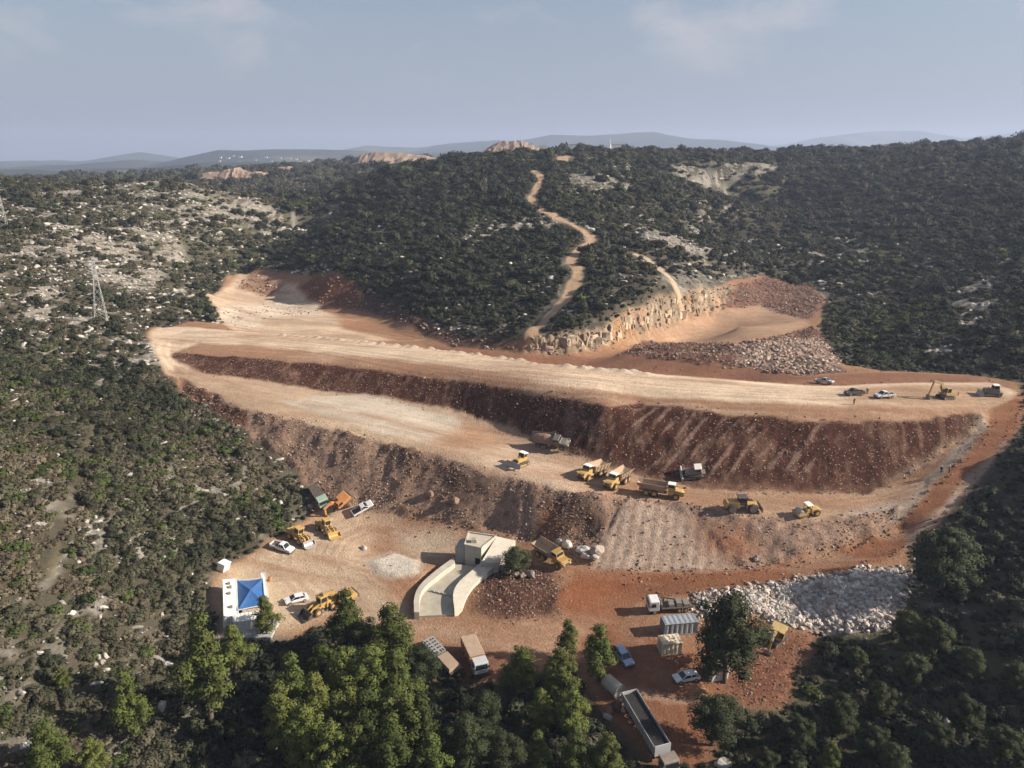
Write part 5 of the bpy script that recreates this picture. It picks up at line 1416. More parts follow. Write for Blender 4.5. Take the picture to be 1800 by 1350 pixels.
# ---- excavators
def excavator(o, paint, swing=0.0, reach=((2.4,3.6),(5.2,4.4),(6.3,1.0)), long_=1.0):
    for s_ in (-1, 1): track(o, -1.95, 1.95, s_*1.1, .6, .9)
    mb().box(-1.2, 1.2, -.8, .8, .45, .95).build('undercarriage', 'steel', o)
    h = empty('upper_house'); h.parent = o; h.rotation_euler = (0, 0, swing)
    mb().cyl((0, 0, 1.0), .65, .25, 'z', 14).build('slew_ring', 'steel', h)
    mb().prism([(-2.4,1.15),(1.3,1.15),(1.3,1.6),(.2,1.75),(.1,2.15),(-2.2,2.2),(-2.5,1.9)], -1.3, 1.3).build('engine_cover', paint, h, bevel=.06)
    mb().prism([(-2.85,1.15),(-2.35,1.15),(-2.35,2.1),(-2.7,2.1),(-2.9,1.8)], -1.25, 1.25).build('counterweight', 'dark_paint', h)
    c = mb().box(-.15, 1.45, .35, 1.3, 1.55, 3.0, .08, .3, .07).build('cab', 'dark_glass', h)
    p = mb()
    for y in (.37, 1.28): p.bar((1.42, y, 1.55), (1.13, y, 3.0), .1).bar((-.12, y, 1.55), (-.06, y, 3.0), .12)
    p.box(-.18, 1.48, .32, 1.33, 1.5, 1.95); p.box(-.1, 1.2, .36, 1.29, 2.96, 3.08)
    p.build('cab_frame', paint, h)
    (ax_, az_), (bx_, bz_), (cx_, cz_) = reach
    bm_ = mb().bar((.9, -.15, 1.7), (ax_, -.15, az_), .5, .62).bar((ax_-.05, -.15, az_-.04), (bx_, -.15, bz_), .46, .5).build('boom', paint, h)
    mb().bar((1.2, -.15, 1.4), ((ax_+.6*.5), -.15, az_*.8), .16).build('boom_cylinder', 'worn_steel', h)
    mb().bar((bx_-.25, -.15, bz_+.25), (cx_, -.15, cz_), .38, .42).build('stick', paint, h)
    mb().bar((ax_+.4, -.15, az_+.45), (bx_+.05, -.15, bz_+.4), .16).build('stick_cylinder', 'worn_steel', h)
    dx = -1 if cx_ < bx_ + 2 else 1
    mb().prism([(cx_,cz_+.1),(cx_+.35,cz_-.25),(cx_+.15,cz_-.85),(cx_-.55,cz_-1.0),(cx_-.95,cz_-.55),(cx_-.8,cz_-.5),(cx_-.45,cz_-.8),(cx_,cz_-.65),(cx_+.1,cz_-.3)], -.8, .5).build('bucket', 'steel', h)
excavator(stand('excavator', 1682,700,1640,702,5,'dusty tan excavator on the dam crest with its arm stretched left','excavator'), 'dusty_yellow', 0.0, ((2.2,4.0),(5.0,4.6),(5.6,1.1)))
excavator(stand('excavator', 612,884,588,892,5,'orange excavator beside the green lorry in the yard','excavator'), 'orange_paint', .5, ((2.2,3.6),(4.2,3.4),(4.3,1.1)))
excavator(stand('excavator', 1372,1118,1352,1132,5,'yellow excavator on red soil right of the large dark pine','excavator'), 'dusty_yellow', .35, ((2.2,3.6),(4.6,3.2),(4.6,1.0)))
excavator(stand('excavator', 618,1058,588,1066,5,'yellow excavator half hidden behind the pine at the yard edge','excavator'), 'yellow_paint', .2, ((2.0,3.6),(3.8,3.4),(4.2,1.1)))

# ---- wheel loaders
def loader(o, paint, bucket='steel', low=True):
    mb().prism([(-3.4,.8),(-.6,.8),(-.6,1.9),(-.9,2.05),(-3.1,1.95),(-3.5,1.6)], -.95, .95).build('engine_cover', paint, o, bevel=.06)
    mb().box(-3.6, -3.45, -.8, .8, .9, 1.6).build('grille', 'dark_paint', o)
    mb().box(-.6, 1.6, -.6, .6, .75, 1.4).build('front_frame', paint, o)
    c = mb().box(-1.0, .55, -.8, .8, 1.5, 2.0).build('cab', paint, o)
    mb().box(-.95, .5, -.77, .77, 2.0, 3.05, .1, .16, .08).build('windows', 'dark_glass', c)
    p = mb()
    for s_ in (-1, 1): p.bar((.48, s_*.76, 2.0), (.34, s_*.7, 3.05), .1).bar((-.93, s_*.76, 2.0), (-.85, s_*.7, 3.05), .12)
    p.build('pillar', paint, c)
    mb().box(-1.15, .6, -.9, .9, 3.05, 3.2, .06, .06, .06).build('cab_roof', paint, o)
    zt = .75 if low else 2.4
    for s_ in (-1, 1):
        mb().bar((.5, s_*.5, 1.9), (2.1, s_*.5, 1.5 if low else 2.3), .22, .34).bar((2.05, s_*.5, 1.5 if low else 2.3), (3.0, s_*.5, zt), .22, .34).build('lift_arm', paint, o)
        mb().box(-3.0, -1.2, s_*1.05-.35, s_*1.05+.35, 1.5, 1.62).build('mudguard', paint, o)
        mb().cyl((.5, s_*.7, 2.1), .1, .1, 'x', 8).build('headlight', 'lamp_glass', o)
    z = zt - .5
    mb().prism([(2.9,z+1.2),(2.8,z+.3),(3.1,z-.05),(4.3,z),(4.3,z+.07),(3.2,z+.1),(2.95,z+.4),(3.0,z+1.2)], -1.45, 1.45).box(2.85, 3.9, -1.5, -1.42, z, z+.9, 0, .6, 0).box(2.85, 3.9, 1.42, 1.5, z, z+.9, 0, .6, 0).build('bucket', bucket, o)
    for xw in (1.4, -1.8):
        for s_ in (-1, 1): wheel(o, xw, s_*1.08, .78, .58, paint)
loader(stand('wheel_loader', 505,938,546,962,7.5,'yellow wheel loader right next to the white pickup','wheel loader'), 'yellow_paint', 'worn_steel')
loader(stand('wheel_loader', 556,922,592,948,7.5,'yellow wheel loader on the right of the pair at the yard edge','wheel loader'), 'yellow_paint', 'yellow_paint')
loader(stand('wheel_loader', 590,1062,540,1086,7.5,'yellow wheel loader with a black bucket below the white saloon','wheel loader'), 'yellow_paint', 'dark_paint')

# ---- soil compactor with four drum wheels, road roller
o = stand('soil_compactor', 1338,896,1266,897,8.5,'large yellow and black four wheeled compactor on the bench, left of the roller','compactor')
mb().prism([(.6,.9),(3.6,.9),(3.7,1.9),(3.2,2.25),(.6,2.2)], -1.0, 1.0).build('engine_cover', 'yellow_paint', o, bevel=.06)
mb().prism([(-3.6,.8),(-.9,.8),(-.9,1.7),(-3.3,1.6)], -.85, .85).build('front_frame', 'yellow_paint', o, bevel=.05)
c = mb().box(-1.0, .8, -.95, .95, 1.5, 2.1).build('cab', 'dark_paint', o)
mb().box(-.95, .75, -.92, .92, 2.1, 3.15, .12, .1, .08).build('windows', 'dark_glass', c)
mb().box(-1.15, .95, -1.05, 1.05, 3.15, 3.3, .06, .06, .06).build('cab_roof', 'dark_paint', o)
mb().box(-4.15, -4.0, -1.9, 1.9, .25, 1.35).bar((-4.0, -.8, .7), (-2.6, -.8, .9), .2).bar((-4.0, .8, .7), (-2.6, .8, .9), .2).build('blade', 'steel', o)
for xw in (2.2, -2.2):
    for s_ in (-1, 1):
        t_ = mb().cyl((xw, s_*1.2, .9), .78, .95, n_=20).build('drum_wheel', 'steel', o)
        p = mb()
        for k in range(14):
            for yy in (-.3, 0, .3):
                a_ = k / 14 * 6.283 + yy
                p.box(xw + math.cos(a_)*.86 - .1, xw + math.cos(a_)*.86 + .1, s_*1.2+yy-.1, s_*1.2+yy+.1, .9 + math.sin(a_)*.86 - .1, .9 + math.sin(a_)*.86 + .1)
        tag(p.build('pad_foot', 'rubber', t_), kind='stuff')
o = stand('road_roller', 1442,902,1397,908,5.8,'small bright yellow roller working on the bench right of the compactor','roller')
mb().cyl((2.0, 0, .78), .78, 2.1, n_=24).build('drum', 'worn_steel', o)
mb().box(.9, 3.0, 1.1, 1.3, .55, 1.0).box(.9, 3.0, -1.3, -1.1, .55, 1.0).box(2.85, 3.05, -1.3, 1.3, .55, 1.0).box(.75, 1.0, -1.3, 1.3, .55, 1.05).build('drum_frame', 'yellow_paint', o)
mb().prism([(-2.6,.75),(-.2,.75),(-.2,1.7),(-1.9,1.65),(-2.7,1.25)], -.85, .85).build('engine_cover', 'yellow_paint', o, bevel=.06)
c = mb().box(-.3, .75, -.75, .75, .9, 1.55).build('operator_station', 'yellow_paint', o)
mb().box(-.2, .2, -.3, .3, 1.5, 2.0).build('seat', 'dark_paint', o)
p = mb()
for x in (-.3, .75):
    for s_ in (-1, 1): p.bar((x, s_*.7, 1.5), (x, s_*.7, 2.65), .08)
p.build('canopy_post', 'dark_paint', o)
mb().box(-.5, .95, -.9, .9, 2.65, 2.75, .05, .05, .05).build('canopy', 'white_roof', o)
for s_ in (-1, 1): wheel(o, -1.5, s_*.95, .75, .5, 'yellow_paint')

# ---- lorries
def cabover(o, paint, x, top=2.75):
    c = mb().prism([(x-1.9,.75),(x,.75),(x+.05,1.5),(x-.12,top-.1),(x-.3,top),(x-1.9,top)], -1.2, 1.2).build('cab', paint, o, bevel=.06)
    mb().poly([(x+.07,-1.05,1.6),(x+.07,1.05,1.6),(x-.08,1.0,top-.3),(x-.08,-1.0,top-.3),(x,-1.05,1.6),(x,1.05,1.6),(x-.15,1.0,top-.3),(x-.15,-1.0,top-.3)],
              [(0,1,2,3),(4,7,6,5),(0,4,5,1),(1,5,6,2),(2,6,7,3),(3,7,4,0)]).build('windscreen', 'dark_glass', c)
    for s_ in (-1, 1):
        mb().box(x-1.3, x-.35, s_*1.21-.015, s_*1.21+.015, 1.6, top-.4, .05, .15, 0).build('side_window', 'dark_glass', c)
        mb().box(x-.02, x+.1, s_*.85-.18, s_*.85+.18, .95, 1.15).build('headlight', 'lamp_glass', c)
        mb().box(x-.1, x+.12, s_*1.35-.1, s_*1.35+.1, 1.8, 2.25).build('mirror', 'dark_paint', c)
    mb().box(x-.05, x+.15, -1.2, 1.2, .5, .85).build('bumper', 'dark_paint', o)
def lorry(o, paint, L, body, axles):
    cabover(o, paint, L/2)
    mb().box(-L/2, L/2-1.5, -.45, .45, .75, 1.0).build('chassis', 'dark_paint', o)
    for xw in axles:
        for s_ in (-1, 1): wheel(o, xw, s_*1.0, .5, .38)
    body(o)
def flatbed(o):
    mb().box(-3.9, 1.7, -1.2, 1.2, 1.02, 1.16).build('deck', 'dark_paint', o)
    mb().box(1.55, 1.7, -1.2, 1.2, 1.16, 2.1).build('headboard', 'steel', o)
    mb().bar((1.2, 0, 1.1), (1.2, 0, 3.0), .3).bar((1.2, 0, 2.9), (-1.0, 0, 2.3), .24).build('loading_crane', 'dark_paint', o)
    for x0, z1 in ((-3.6, .5), (-2.2, .8), (-.8, .6)):
        mb().box(x0, x0+1.1, -.9, .9, 1.16, 1.16+z1, .05, .05, .05).build('load', 'steel', o)
lorry(stand('flatbed_lorry', 1208,1070,1144,1074,8,'white cabbed flatbed lorry parked behind the blue-grey container','lorry'), 'white_paint', 8.0, flatbed, (2.9, -1.6, -2.8))
def tipper(o):
    mb().box(-3.6, 1.55, -1.25, 1.25, 1.05, 2.5, -.1, 0, -.08).build('tipper_body', 'orange_paint', o)
    mb().box(-3.75, 1.6, -1.36, 1.36, 2.52, 2.62, .0, .0, .1).build('tarpaulin', 'beige_tarp', o)
    for s_ in (-1, 1):
        p = mb()
        for x in (-3.2, -2.2, -1.2, -.2, .8): p.bar((x, s_*1.3, 1.05), (x, s_*1.36, 2.48), .12, .08)
        tag(p.build('rib', 'orange_paint', o), kind='stuff')
lorry(stand('tipper_lorry', 822,1140,846,1192,8,'tipper lorry with a beige covered body and a grey cab at the track edge','lorry'), 'silver_paint', 7.8, tipper, (2.8, -1.4, -2.6))
def rear_box(o):
    mb().box(-3.2, 1.1, -1.15, 1.15, 1.02, 1.9).build('load_body', 'dark_paint', o)
lorry(stand('lorry', 552,864,568,890,6.5,'pale green lorry beside the scrub at the top of the yard','lorry'), 'green_paint', 6.6, rear_box, (2.2, -1.6))
# long tipper semi trailer with its tractor
o = stand('tipper_trailer', 1108,1246,1186,1378,17,'long black and silver tipper trailer with its tractor at the bottom edge','lorry')
mb().box(-7.6, 3.6, -.5, .5, .9, 1.2).build('chassis', 'dark_paint', o)
V = []
for x, z0 in ((-7.9, 1.35), (3.4, 1.25)):
    V += [(x,-1.25,z0),(x,1.25,z0),(x,1.28,2.95),(x,1.18,2.95),(x,1.15,z0+.1),(x,-1.15,z0+.1),(x,-1.18,2.95),(x,-1.28,2.95)]
F = [(i, (i+1) % 8, 8+(i+1) % 8, 8+i) for i in range(8)] + [(0,1,4,5),(1,2,3,4),(0,5,6,7),(8,13,12,9),(9,12,11,10),(8,15,14,13)]
b_ = mb().poly(V, F).build('tipper_body', 'worn_steel', o)
mb().box(3.3, 3.42, -1.24, 1.24, 1.25, 3.15).build('headboard', 'silver_paint', b_)
mb().box(-7.98, -7.9, -1.24, 1.24, 1.35, 2.95).build('tailgate', 'silver_paint', b_)
mb().box(-7.8, 3.25, -1.12, 1.12, 2.45, 2.6, .2, .2, .1).build('load', 'black_load', b_)
p = mb()
for k in range(12):
    for s_ in (-1, 1): p.box(-7.6 + k*.95, -7.5 + k*.95, s_*1.3-.04, s_*1.3+.04, 1.35, 2.9)
tag(p.build('rib', 'silver_paint', b_), kind='stuff')
cabover(o, 'grey_machine', 6.3, 2.8)
for xw in (5.4, 2.4, -4.2, -5.4, -6.6):
    for s_ in (-1, 1): wheel(o, xw, s_*1.02, .5, .42)
# flatbed trailer with steel
o = stand('flatbed_trailer', 757,1140,796,1182,10,'flatbed trailer stacked with grey steel sections under the dark tree','trailer')
mb().box(-4.8, 4.8, -1.2, 1.2, 1.0, 1.2).build('deck', 'dark_paint', o)
for xw in (-3.9, -2.7, 3.0):
    for s_ in (-1, 1): wheel(o, xw, s_*1.0, .48, .36)
for k in range(6): mb().box(-4.4, -.2, -1.1 + k*.38, -.85 + k*.38, 1.2, 1.45 + .12 * (k % 3)).build('steel_section', 'worn_steel', o)
for k in range(5): mb().box(-4.2 + k*.8, -3.9 + k*.8, -1.0, 1.0, 1.72, 1.84).build('cross_beam', 'worn_steel', o)
mb().box(.4, 4.4, -1.1, 1.1, 1.2, 1.75, .1, .1, .1).build('tarpaulin', 'beige_tarp', o)

# ---- containers and the site office
def container(o, L, W, H, mat, step=.35, door=True):
    fr = mb()
    for s_ in (-1, 1):
        for x in (-L/2+.06, L/2-.06):
            fr.box(x-.07, x+.07, s_*(W/2-.06)-.07, s_*(W/2-.06)+.07, .05, H)
        fr.box(-L/2+.1, L/2-.1, s_*(W/2-.05)-.05, s_*(W/2-.05)+.05, H-.13, H-.005).box(-L/2+.1, L/2-.1, s_*(W/2-.05)-.05, s_*(W/2-.05)+.05, .05, .2)
    for x in (-L/2+.05, L/2-.05): fr.box(x-.05, x+.05, -W/2+.1, W/2-.1, H-.12, H-.003).box(x-.05, x+.05, -W/2+.1, W/2-.1, .05, .2)
    fr.build('frame', mat, o)
    for s_ in (-1, 1):                                   # corrugated sides
        V = []; x = -L/2 + .12; k = 0
        while x < L/2 - .1:
            yy = s_ * (W/2 - (.04 if k % 4 < 2 else .12))
            V += [(x, yy, .12), (x, yy, H-.1)]; x += step/2 if k % 2 == 0 else step/4; k += 1
        F = [(2*i, 2*i+1, 2*i+3, 2*i+2) for i in range(len(V)//2 - 1)]
        mb().poly(V, F).build('side_wall', mat, o)
    V = []; x = -L/2 + .1; k = 0
    while x < L/2 - .08:
        zz = H - (.03 if k % 4 < 2 else .085)
        V += [(x, -W/2+.08, zz), (x, W/2-.08, zz)]; x += step/2 if k % 2 == 0 else step/4; k += 1
    mb().poly(V, [(2*i, 2*i+1, 2*i+3, 2*i+2) for i in range(len(V)//2 - 1)]).build('roof', mat, o)
    for s_ in (-1, 1):
        e = mb().box(s_*(L/2-.06)-.03, s_*(L/2-.06)+.03, -W/2+.1, W/2-.1, .15, H-.1).build('end_wall', mat, o)
        if s_ > 0 and door:
            for y in (-.55, -.25, .25, .55): mb().bar((L/2, y, .2), (L/2, y, H-.15), .05).build('locking_bar', 'steel', e)
o = stand('site_container', 403,1046,405,1097,11.5,'long white site container on the left side of the blue canopy','container')
container(o, 11.6, 2.45, 2.6, 'container_white')
for k, x in enumerate((-4.2, -3.0, -1.0, 3.2)):
    mb().box(x-.3, x+.3, -.4 + .2*(k % 2), .1 + .2*(k % 2), 2.6, 2.85).build('roof_vent', 'grey_machine', o)
o = stand('site_container', 415,1107,466,1100,6,'white corrugated container standing across below the blue canopy','container')
container(o, 6.0, 2.4, 2.5, 'container_white', .45)
o = stand('shipping_container', 1224,1106,1160,1112,6,'blue-grey corrugated shipping container behind the white lorry','container')
container(o, 6.1, 2.45, 2.6, 'container_blue', .6)
o = stand('shipping_container', 1194,1142,1158,1146,4,'short cream corrugated container in front of the blue-grey one','container')
container(o, 3.6, 2.4, 2.5, 'container_cream', .5)
o = stand('storage_box', 388,1004,395,1000,2,'small white cabinet at the scrub edge above the site container','cabinet')
mb().box(-1.0, 1.0, -.8, .8, .1, 1.7).build('body', 'container_white', o, bevel=.05)
mb().box(-1.1, 1.1, -.9, .9, 1.7, 1.82, .1, .1, .1).build('lid', 'container_white', o)
mb().box(.99, 1.03, -.6, .6, .25, 1.55).build('door', 'white_roof', o)
# canopy
a, b, c_, d_ = Pz(416,1020,2.9), Pz(462,1016,2.9), Pz(467,1062,2.9), Pz(418,1072,2.9)
cen = Vector([(a[i]+b[i]+c_[i]+d_[i])/4 for i in range(3)]); cen.z = 0
o = empty('canopy', cen); tag(o, 'bright blue hipped tarpaulin canopy between the white site containers', 'canopy')
loc = [Vector(q) - cen for q in (a, b, c_, d_)]
apex = Vector((0, 0, 3.55))
V = []; F = []
nsub = 8
for e in range(4):
    p, q = loc[e], loc[(e+1) % 4]
    for i in range(nsub + 1):
        for j in range(nsub + 1 - i):
            f1, f2 = i/nsub, j/nsub
            w0 = 1 - f1 - f2
            pt = p*w0 + q*f2 + apex*f1
            pt.z -= .32 * (w0*f2*4) * (1-f1) + .25 * f1 * (1-f1) * 2 * (1 if w0*f2 > .01 else .25)
            V.append(pt)
    base_i = e * ((nsub+1)*(nsub+2)//2)
    idx = {}
    k = base_i
    for i in range(nsub + 1):
        for j in range(nsub + 1 - i): idx[(i, j)] = k; k += 1
    for i in range(nsub):
        for j in range(nsub - i):
            F.append((idx[(i,j)], idx[(i,j+1)], idx[(i+1,j)]))
            if j < nsub - i - 1: F.append((idx[(i,j+1)], idx[(i+1,j+1)], idx[(i+1,j)]))
mb().poly(V, F).build('tarpaulin', 'blue_tarp', o)
for q in loc:
    gz = float(HZ(q.x+cen.x, q.y+cen.y))
    mb().bar((q.x, q.y, gz-.2), (q.x, q.y, 2.88), .14).build('post', 'white_paint', o)
for e in range(4): mb().bar(loc[e] + Vector((0,0,-.06)), loc[(e+1) % 4] + Vector((0,0,-.06)), .12).build('edge_beam', 'white_paint', o)
o = stand('site_container', 470,1072,462,1022,10,'narrow white cabin wall along the right side of the blue canopy','container')
container(o, 9.0, .8, 2.3, 'container_white', .5, False)
# concrete apron
g = G(425, 1115)
o = mb().box(-4.5, 5.5, -3.0, 3.2, -.5, .12).build('concrete_slab', 'concrete_grey'); o.location = (g.x, g.y + 1.5, float(HZ(g.x, g.y + 1.5)) + .15); tag(o, 'grey concrete slab in front of the white site containers', 'slab')
# fuel drum
o = stand('oil_drum', 473,1022,475,1021,1,'rusty drum standing right of the blue canopy','drum')
mb().cyl((0, 0, .45), .3, .9, 'z', 14).cyl((0, 0, .3), .32, .05, 'z', 14).cyl((0, 0, .6), .32, .05, 'z', 14).build('barrel', 'orange_paint', o)
mb().cyl((0, 0, .91), .27, .03, 'z', 14).build('lid', 'steel', o)
# white shed
o = stand('shed', 1268,1186,1248,1190,3,'small white shed under the edge of the large dark pine','shed')
mb().box(-1.5, 1.5, -1.2, 1.2, .05, 2.2).build('wall', 'container_white', o)
mb().prism([(-1.65,2.2),(1.65,2.2),(0,2.75)], -1.35, 1.35).build('roof', 'grey_machine', o)
mb().box(1.5, 1.54, -.45, .45, .1, 1.95).build('door', 'grey_machine', o)
# concrete pipe on its side
o = stand('concrete_pipe', 1066,1205,1090,1226,3,'large pale concrete pipe section lying beside the red track','pipe')
n_ = 22; V = []; F = []
for x in (-1.6, 1.6):
    for r_ in (1.15, .98):
        for k in range(n_):
            a_ = k / n_ * 6.28318; V.append((x, math.cos(a_)*r_, 1.1 + math.sin(a_)*r_))
for k in range(n_):
    k2 = (k+1) % n_
    F += [(k, k2, 2*n_+k2, 2*n_+k), (n_+k, 3*n_+k, 3*n_+k2, n_+k2), (k, n_+k, n_+k2, k2), (2*n_+k, 2*n_+k2, 3*n_+k2, 3*n_+k)]
mb().poly(V, F).build('pipe_wall', 'concrete', o)
mb().cyl((1.5, 0, 1.1), 1.24, .22, 'x', 22).cyl((1.5, 0, 1.1), .98, .24, 'x', 22).build('collar', 'concrete_grey', o).hide_render = False

# ---- concrete outlet structure
O0 = Vector(Pz(790, 1030, 0.0))
out_ = empty('concrete_outlet', O0)
tag(out_, 'pale concrete outlet with a square tower and a curved walled channel', 'outlet')
def L3(q): return Vector(q) - O0
def wall_strip(name, inner, outer, zt_in, zt_out, mat, zb=-1.2):
    I = [L3(Pz(u, v, zt_in)) for u, v in inner]; Oo = [L3(Pz(u, v, zt_out)) for u, v in outer]
    n_ = len(I); V = []
    for i in range(n_):
        V += [I[i], Oo[i], Vector((Oo[i].x, Oo[i].y, zb)), Vector((I[i].x, I[i].y, zb))]
    F = []
    for i in range(n_ - 1):
        for j in range(4): F.append((4*i+j, 4*i+(j+1) % 4, 4*i+4+(j+1) % 4, 4*i+4+j))
    F += [(0,1,2,3), tuple(4*(n_-1)+j for j in (3,2,1,0))]
    return mb().poly(V, F).build(name, mat, out_)
def smooth_px(p, it=2):
    for _ in range(it):
        q = [p[0]]
        for a, b in zip(p[:-1], p[1:]): q += [(a[0]*.75+b[0]*.25, a[1]*.75+b[1]*.25), (a[0]*.25+b[0]*.75, a[1]*.25+b[1]*.75)]
        q.append(p[-1]); p = q
    return p
li = smooth_px([(737,1076),(737,1048),(745,1032),(768,1013),(800,989)]); lo = smooth_px([(728,1076),(727,1050),(736,1029),(762,1005),(797,980)])
ri = smooth_px([(799,1071),(795,1042),(806,1022),(830,1002),(846,988)]); ro = smooth_px([(812,1068),(822,1042),(838,1022),(858,1005),(876,990)])
wall_strip('channel_wall', li, lo, 1.25, 1.25, 'concrete')
wall_strip('channel_wall', ri, ro, 1.35, .8, 'concrete')
fl = [L3(Pz(u, v, .15)) for u, v in [(731,1083),(733,1058),(760,1020),(800,990),(846,998),(803,1033),(797,1052),(800,1080)]]
mb().poly([(q.x, q.y, .15) for q in fl] + [(q.x, q.y, -.5) for q in fl], [tuple(range(8)), tuple(range(15, 7, -1))] + [(i, 8+i, 8+(i+1) % 8, (i+1) % 8) for i in range(8)]).build('channel_floor', 'concrete_floor', out_)
s0, s1 = L3(Pz(757, 1038, .3)), L3(Pz(797, 1048, .3))
for k in range(5):
    f0 = k / 5; pa, pb = s0.lerp(s1, f0 + .02), s0.lerp(s1, f0 + .16)
    mb().bar((pa.x, pa.y, .3), (pb.x, pb.y, .3), .35, .4).build('baffle_block', 'concrete_grey', out_)
tops = [L3(Pz(u, v, 4.0)) for u, v in [(817,958),(846,964),(872,943),(824,936)]]
def block(name, top, zb, mat, par=None):
    V = [tuple(q) for q in top] + [(q[0], q[1], zb) for q in top]
    return mb().poly(V, [(0,1,2,3),(7,6,5,4),(0,4,5,1),(1,5,6,2),(2,6,7,3),(3,7,4,0)]).build(name, mat, par or out_)
tw = block('tower', tops, -.6, 'concrete')
e0, e1 = tops[0], tops[1]; nrm2 = Vector((e1.y - e0.y, -(e1.x - e0.x), 0)).normalized()
if nrm2.y > 0: nrm2 = -nrm2
pa, pb = e0.lerp(e1, .62), e0.lerp(e1, .92)
V = [Vector((p.x, p.y, z)) + nrm2 * s_ for p in (pa, pb) for z in (.2, 1.6) for s_ in (.03, -.02)]
mb().poly(V, [(0,2,6,4),(1,5,7,3),(0,4,5,1),(2,3,7,6),(0,1,3,2),(4,6,7,5)]).build('outlet_opening', 'black_load', tw)
# parapets and the roof hatch
par_ = mb()
for e in range(4): par_.bar(tops[e] + Vector((0,0,.12)), tops[(e+1) % 4] + Vector((0,0,.12)), .28, .26)
par_.build('parapet', 'concrete', tw)
hc = tops[0].lerp(tops[2], .3)
mb().box(hc.x-.7, hc.x+.5, hc.y-.4, hc.y+.9, 4.0, 4.75).build('roof_hatch', 'concrete', tw)
mb().box(hc.x-.5, hc.x+.3, hc.y-.2, hc.y+.7, 4.75, 4.79).build('hatch_cover', 'bed_paint', tw)
lw = [L3(Pz(800,962,3.2)), L3(Pz(817,962,3.2)), L3(Pz(822,945,3.2)), L3(Pz(808,948,3.2))]
block('wing_block', lw, -.6, 'concrete_grey')
sl = [L3(Pz(846,988,2.2)), L3(Pz(876,990,1.5)), L3(Pz(906,950,2.8)), L3(Pz(873,943,3.9))]
block('sloping_slab', sl, -.8, 'concrete')

# ---- boulders placed around the outlet and on the slopes
BL = [(888,1003,1.15,'largest pale boulder at the left foot of the ringed dark tree'),(905,1010,.75,'small boulder in the ring in front of the dark tree'),(919,1014,.7,'flat boulder in the middle of the ring below the dark tree'),(933,1013,1.0,'pale boulder at the right end of the ring below the dark tree'),
      (982,955,1.0,'grey boulder left of the pair above the yellow dump truck'),(996,960,1.35,'big rounded grey boulder just right above the yellow dump truck'),(1024,970,1.3,'grey boulder beside the pale fill, left of the white one'),(1030,980,1.0,'lower grey boulder beside the pale fill'),(1049,972,1.55,'tall white boulder at the corner of the pale fill'),(1046,982,.9,'small white boulder under the tall one by the pale fill'),
      (755,872,1.2,'large pinkish boulder lying on the lower slope'),(800,884,1.25,'pinkish boulder on the lower slope, right of the other'),(545,893,.8,'pale stone by the green lorry'),(640,965,.7,'stone lying on the open yard'),
      (1085,1245,1.0,'biggest pinkish rock in the heap behind the tipper trailer'),(1100,1250,.8,'pinkish rock on the right of the heap behind the trailer'),(1070,1252,.8,'pinkish rock at the left of the heap behind the trailer'),(1092,1236,.7,'upper rock of the heap behind the trailer'),(1068,1262,.7,'white rock below the heap behind the trailer'),(1270,1345,1.0,'pale boulder at the bottom edge right of the track'),
      (1330,985,.9,'dark lump of rock beside the haul road')]
for k, (u, v, s_, lab) in enumerate(BL):
    g = G(u, v)
    o = bpy.data.objects.new('boulder', rock_mesh('boulder', 300 + k, 'rubble_stone' if 'pinkish' in lab or 'upper' in lab else ('grey_machine' if 'dark' in lab else 'limestone_white'), 2, .8, .3)); COL.objects.link(o)
    o.location = (g.x, g.y, g.z + s_ * .25); o.scale = (s_,) * 3; o.rotation_euler = (0, 0, random.uniform(0, 6))
    tag(o, lab, 'boulder')

# ---- power pylons on the left hill
def pylon(u, v, h, label):
    g = G(u, v)
    o = empty('power_pylon', g, .35); tag(o, label, 'pylon')
    lv = [(0, 2.0), (h*.25, 1.45), (h*.5, .95), (h*.72, .55), (h, .3)]
    legs = mb(); br = mb()
    for (z0, w0), (z1, w1) in zip(lv[:-1], lv[1:]):
        for sx in (-1, 1):
            for sy in (-1, 1): legs.bar((sx*w0, sy*w0, z0 - (.5 if z0 == 0 else 0)), (sx*w1, sy*w1, z1), .13)
        nseg = 2
        for q in range(nseg):
            za, zb_ = z0 + (z1-z0)*q/nseg, z0 + (z1-z0)*(q+1)/nseg
            wa, wb = w0 + (w1-w0)*q/nseg, w0 + (w1-w0)*(q+1)/nseg
            for s_ in (-1, 1):
                br.bar((-wa, s_*wa, za), (wb, s_*wb, zb_), .065).bar((wa, s_*wa, za), (-wb, s_*wb, zb_), .065)
                br.bar((s_*wa, -wa, za), (s_*wb, wb, zb_), .065).bar((s_*wa, wa, za), (s_*wb, -wb, zb_), .065)
    legs.build('leg_frame', 'pylon_steel', o); tag(br.build('bracing', 'pylon_steel', o), kind='stuff')
    for z, w in ((h*.74, 2.6), (h*.86, 2.2), (h*.97, 1.8)):
        c = mb()
        for s_ in (-1, 1): c.bar((0, 0, z+.5), (s_*w, 0, z), .12).bar((0, 0, z-.1), (s_*w, 0, z), .12)
        c = c.build('cross_arm', 'pylon_steel', o)
        for s_ in (-1, 1): mb().cyl((s_*w, 0, z-.45), .08, .9, 'z', 6).build('insulator', 'dark_glass', c)
    for sx in (-1, 1):
        for sy in (-1, 1): mb().box(sx*2-.35, sx*2+.35, sy*2-.35, sy*2+.35, -.6, .3).build('footing', 'concrete', o)
pylon(178, 560, 22, 'grey lattice power pylon on the left hillside above the dam end')
pylon(6, 402, 24, 'far lattice power pylon at the left edge of the picture')

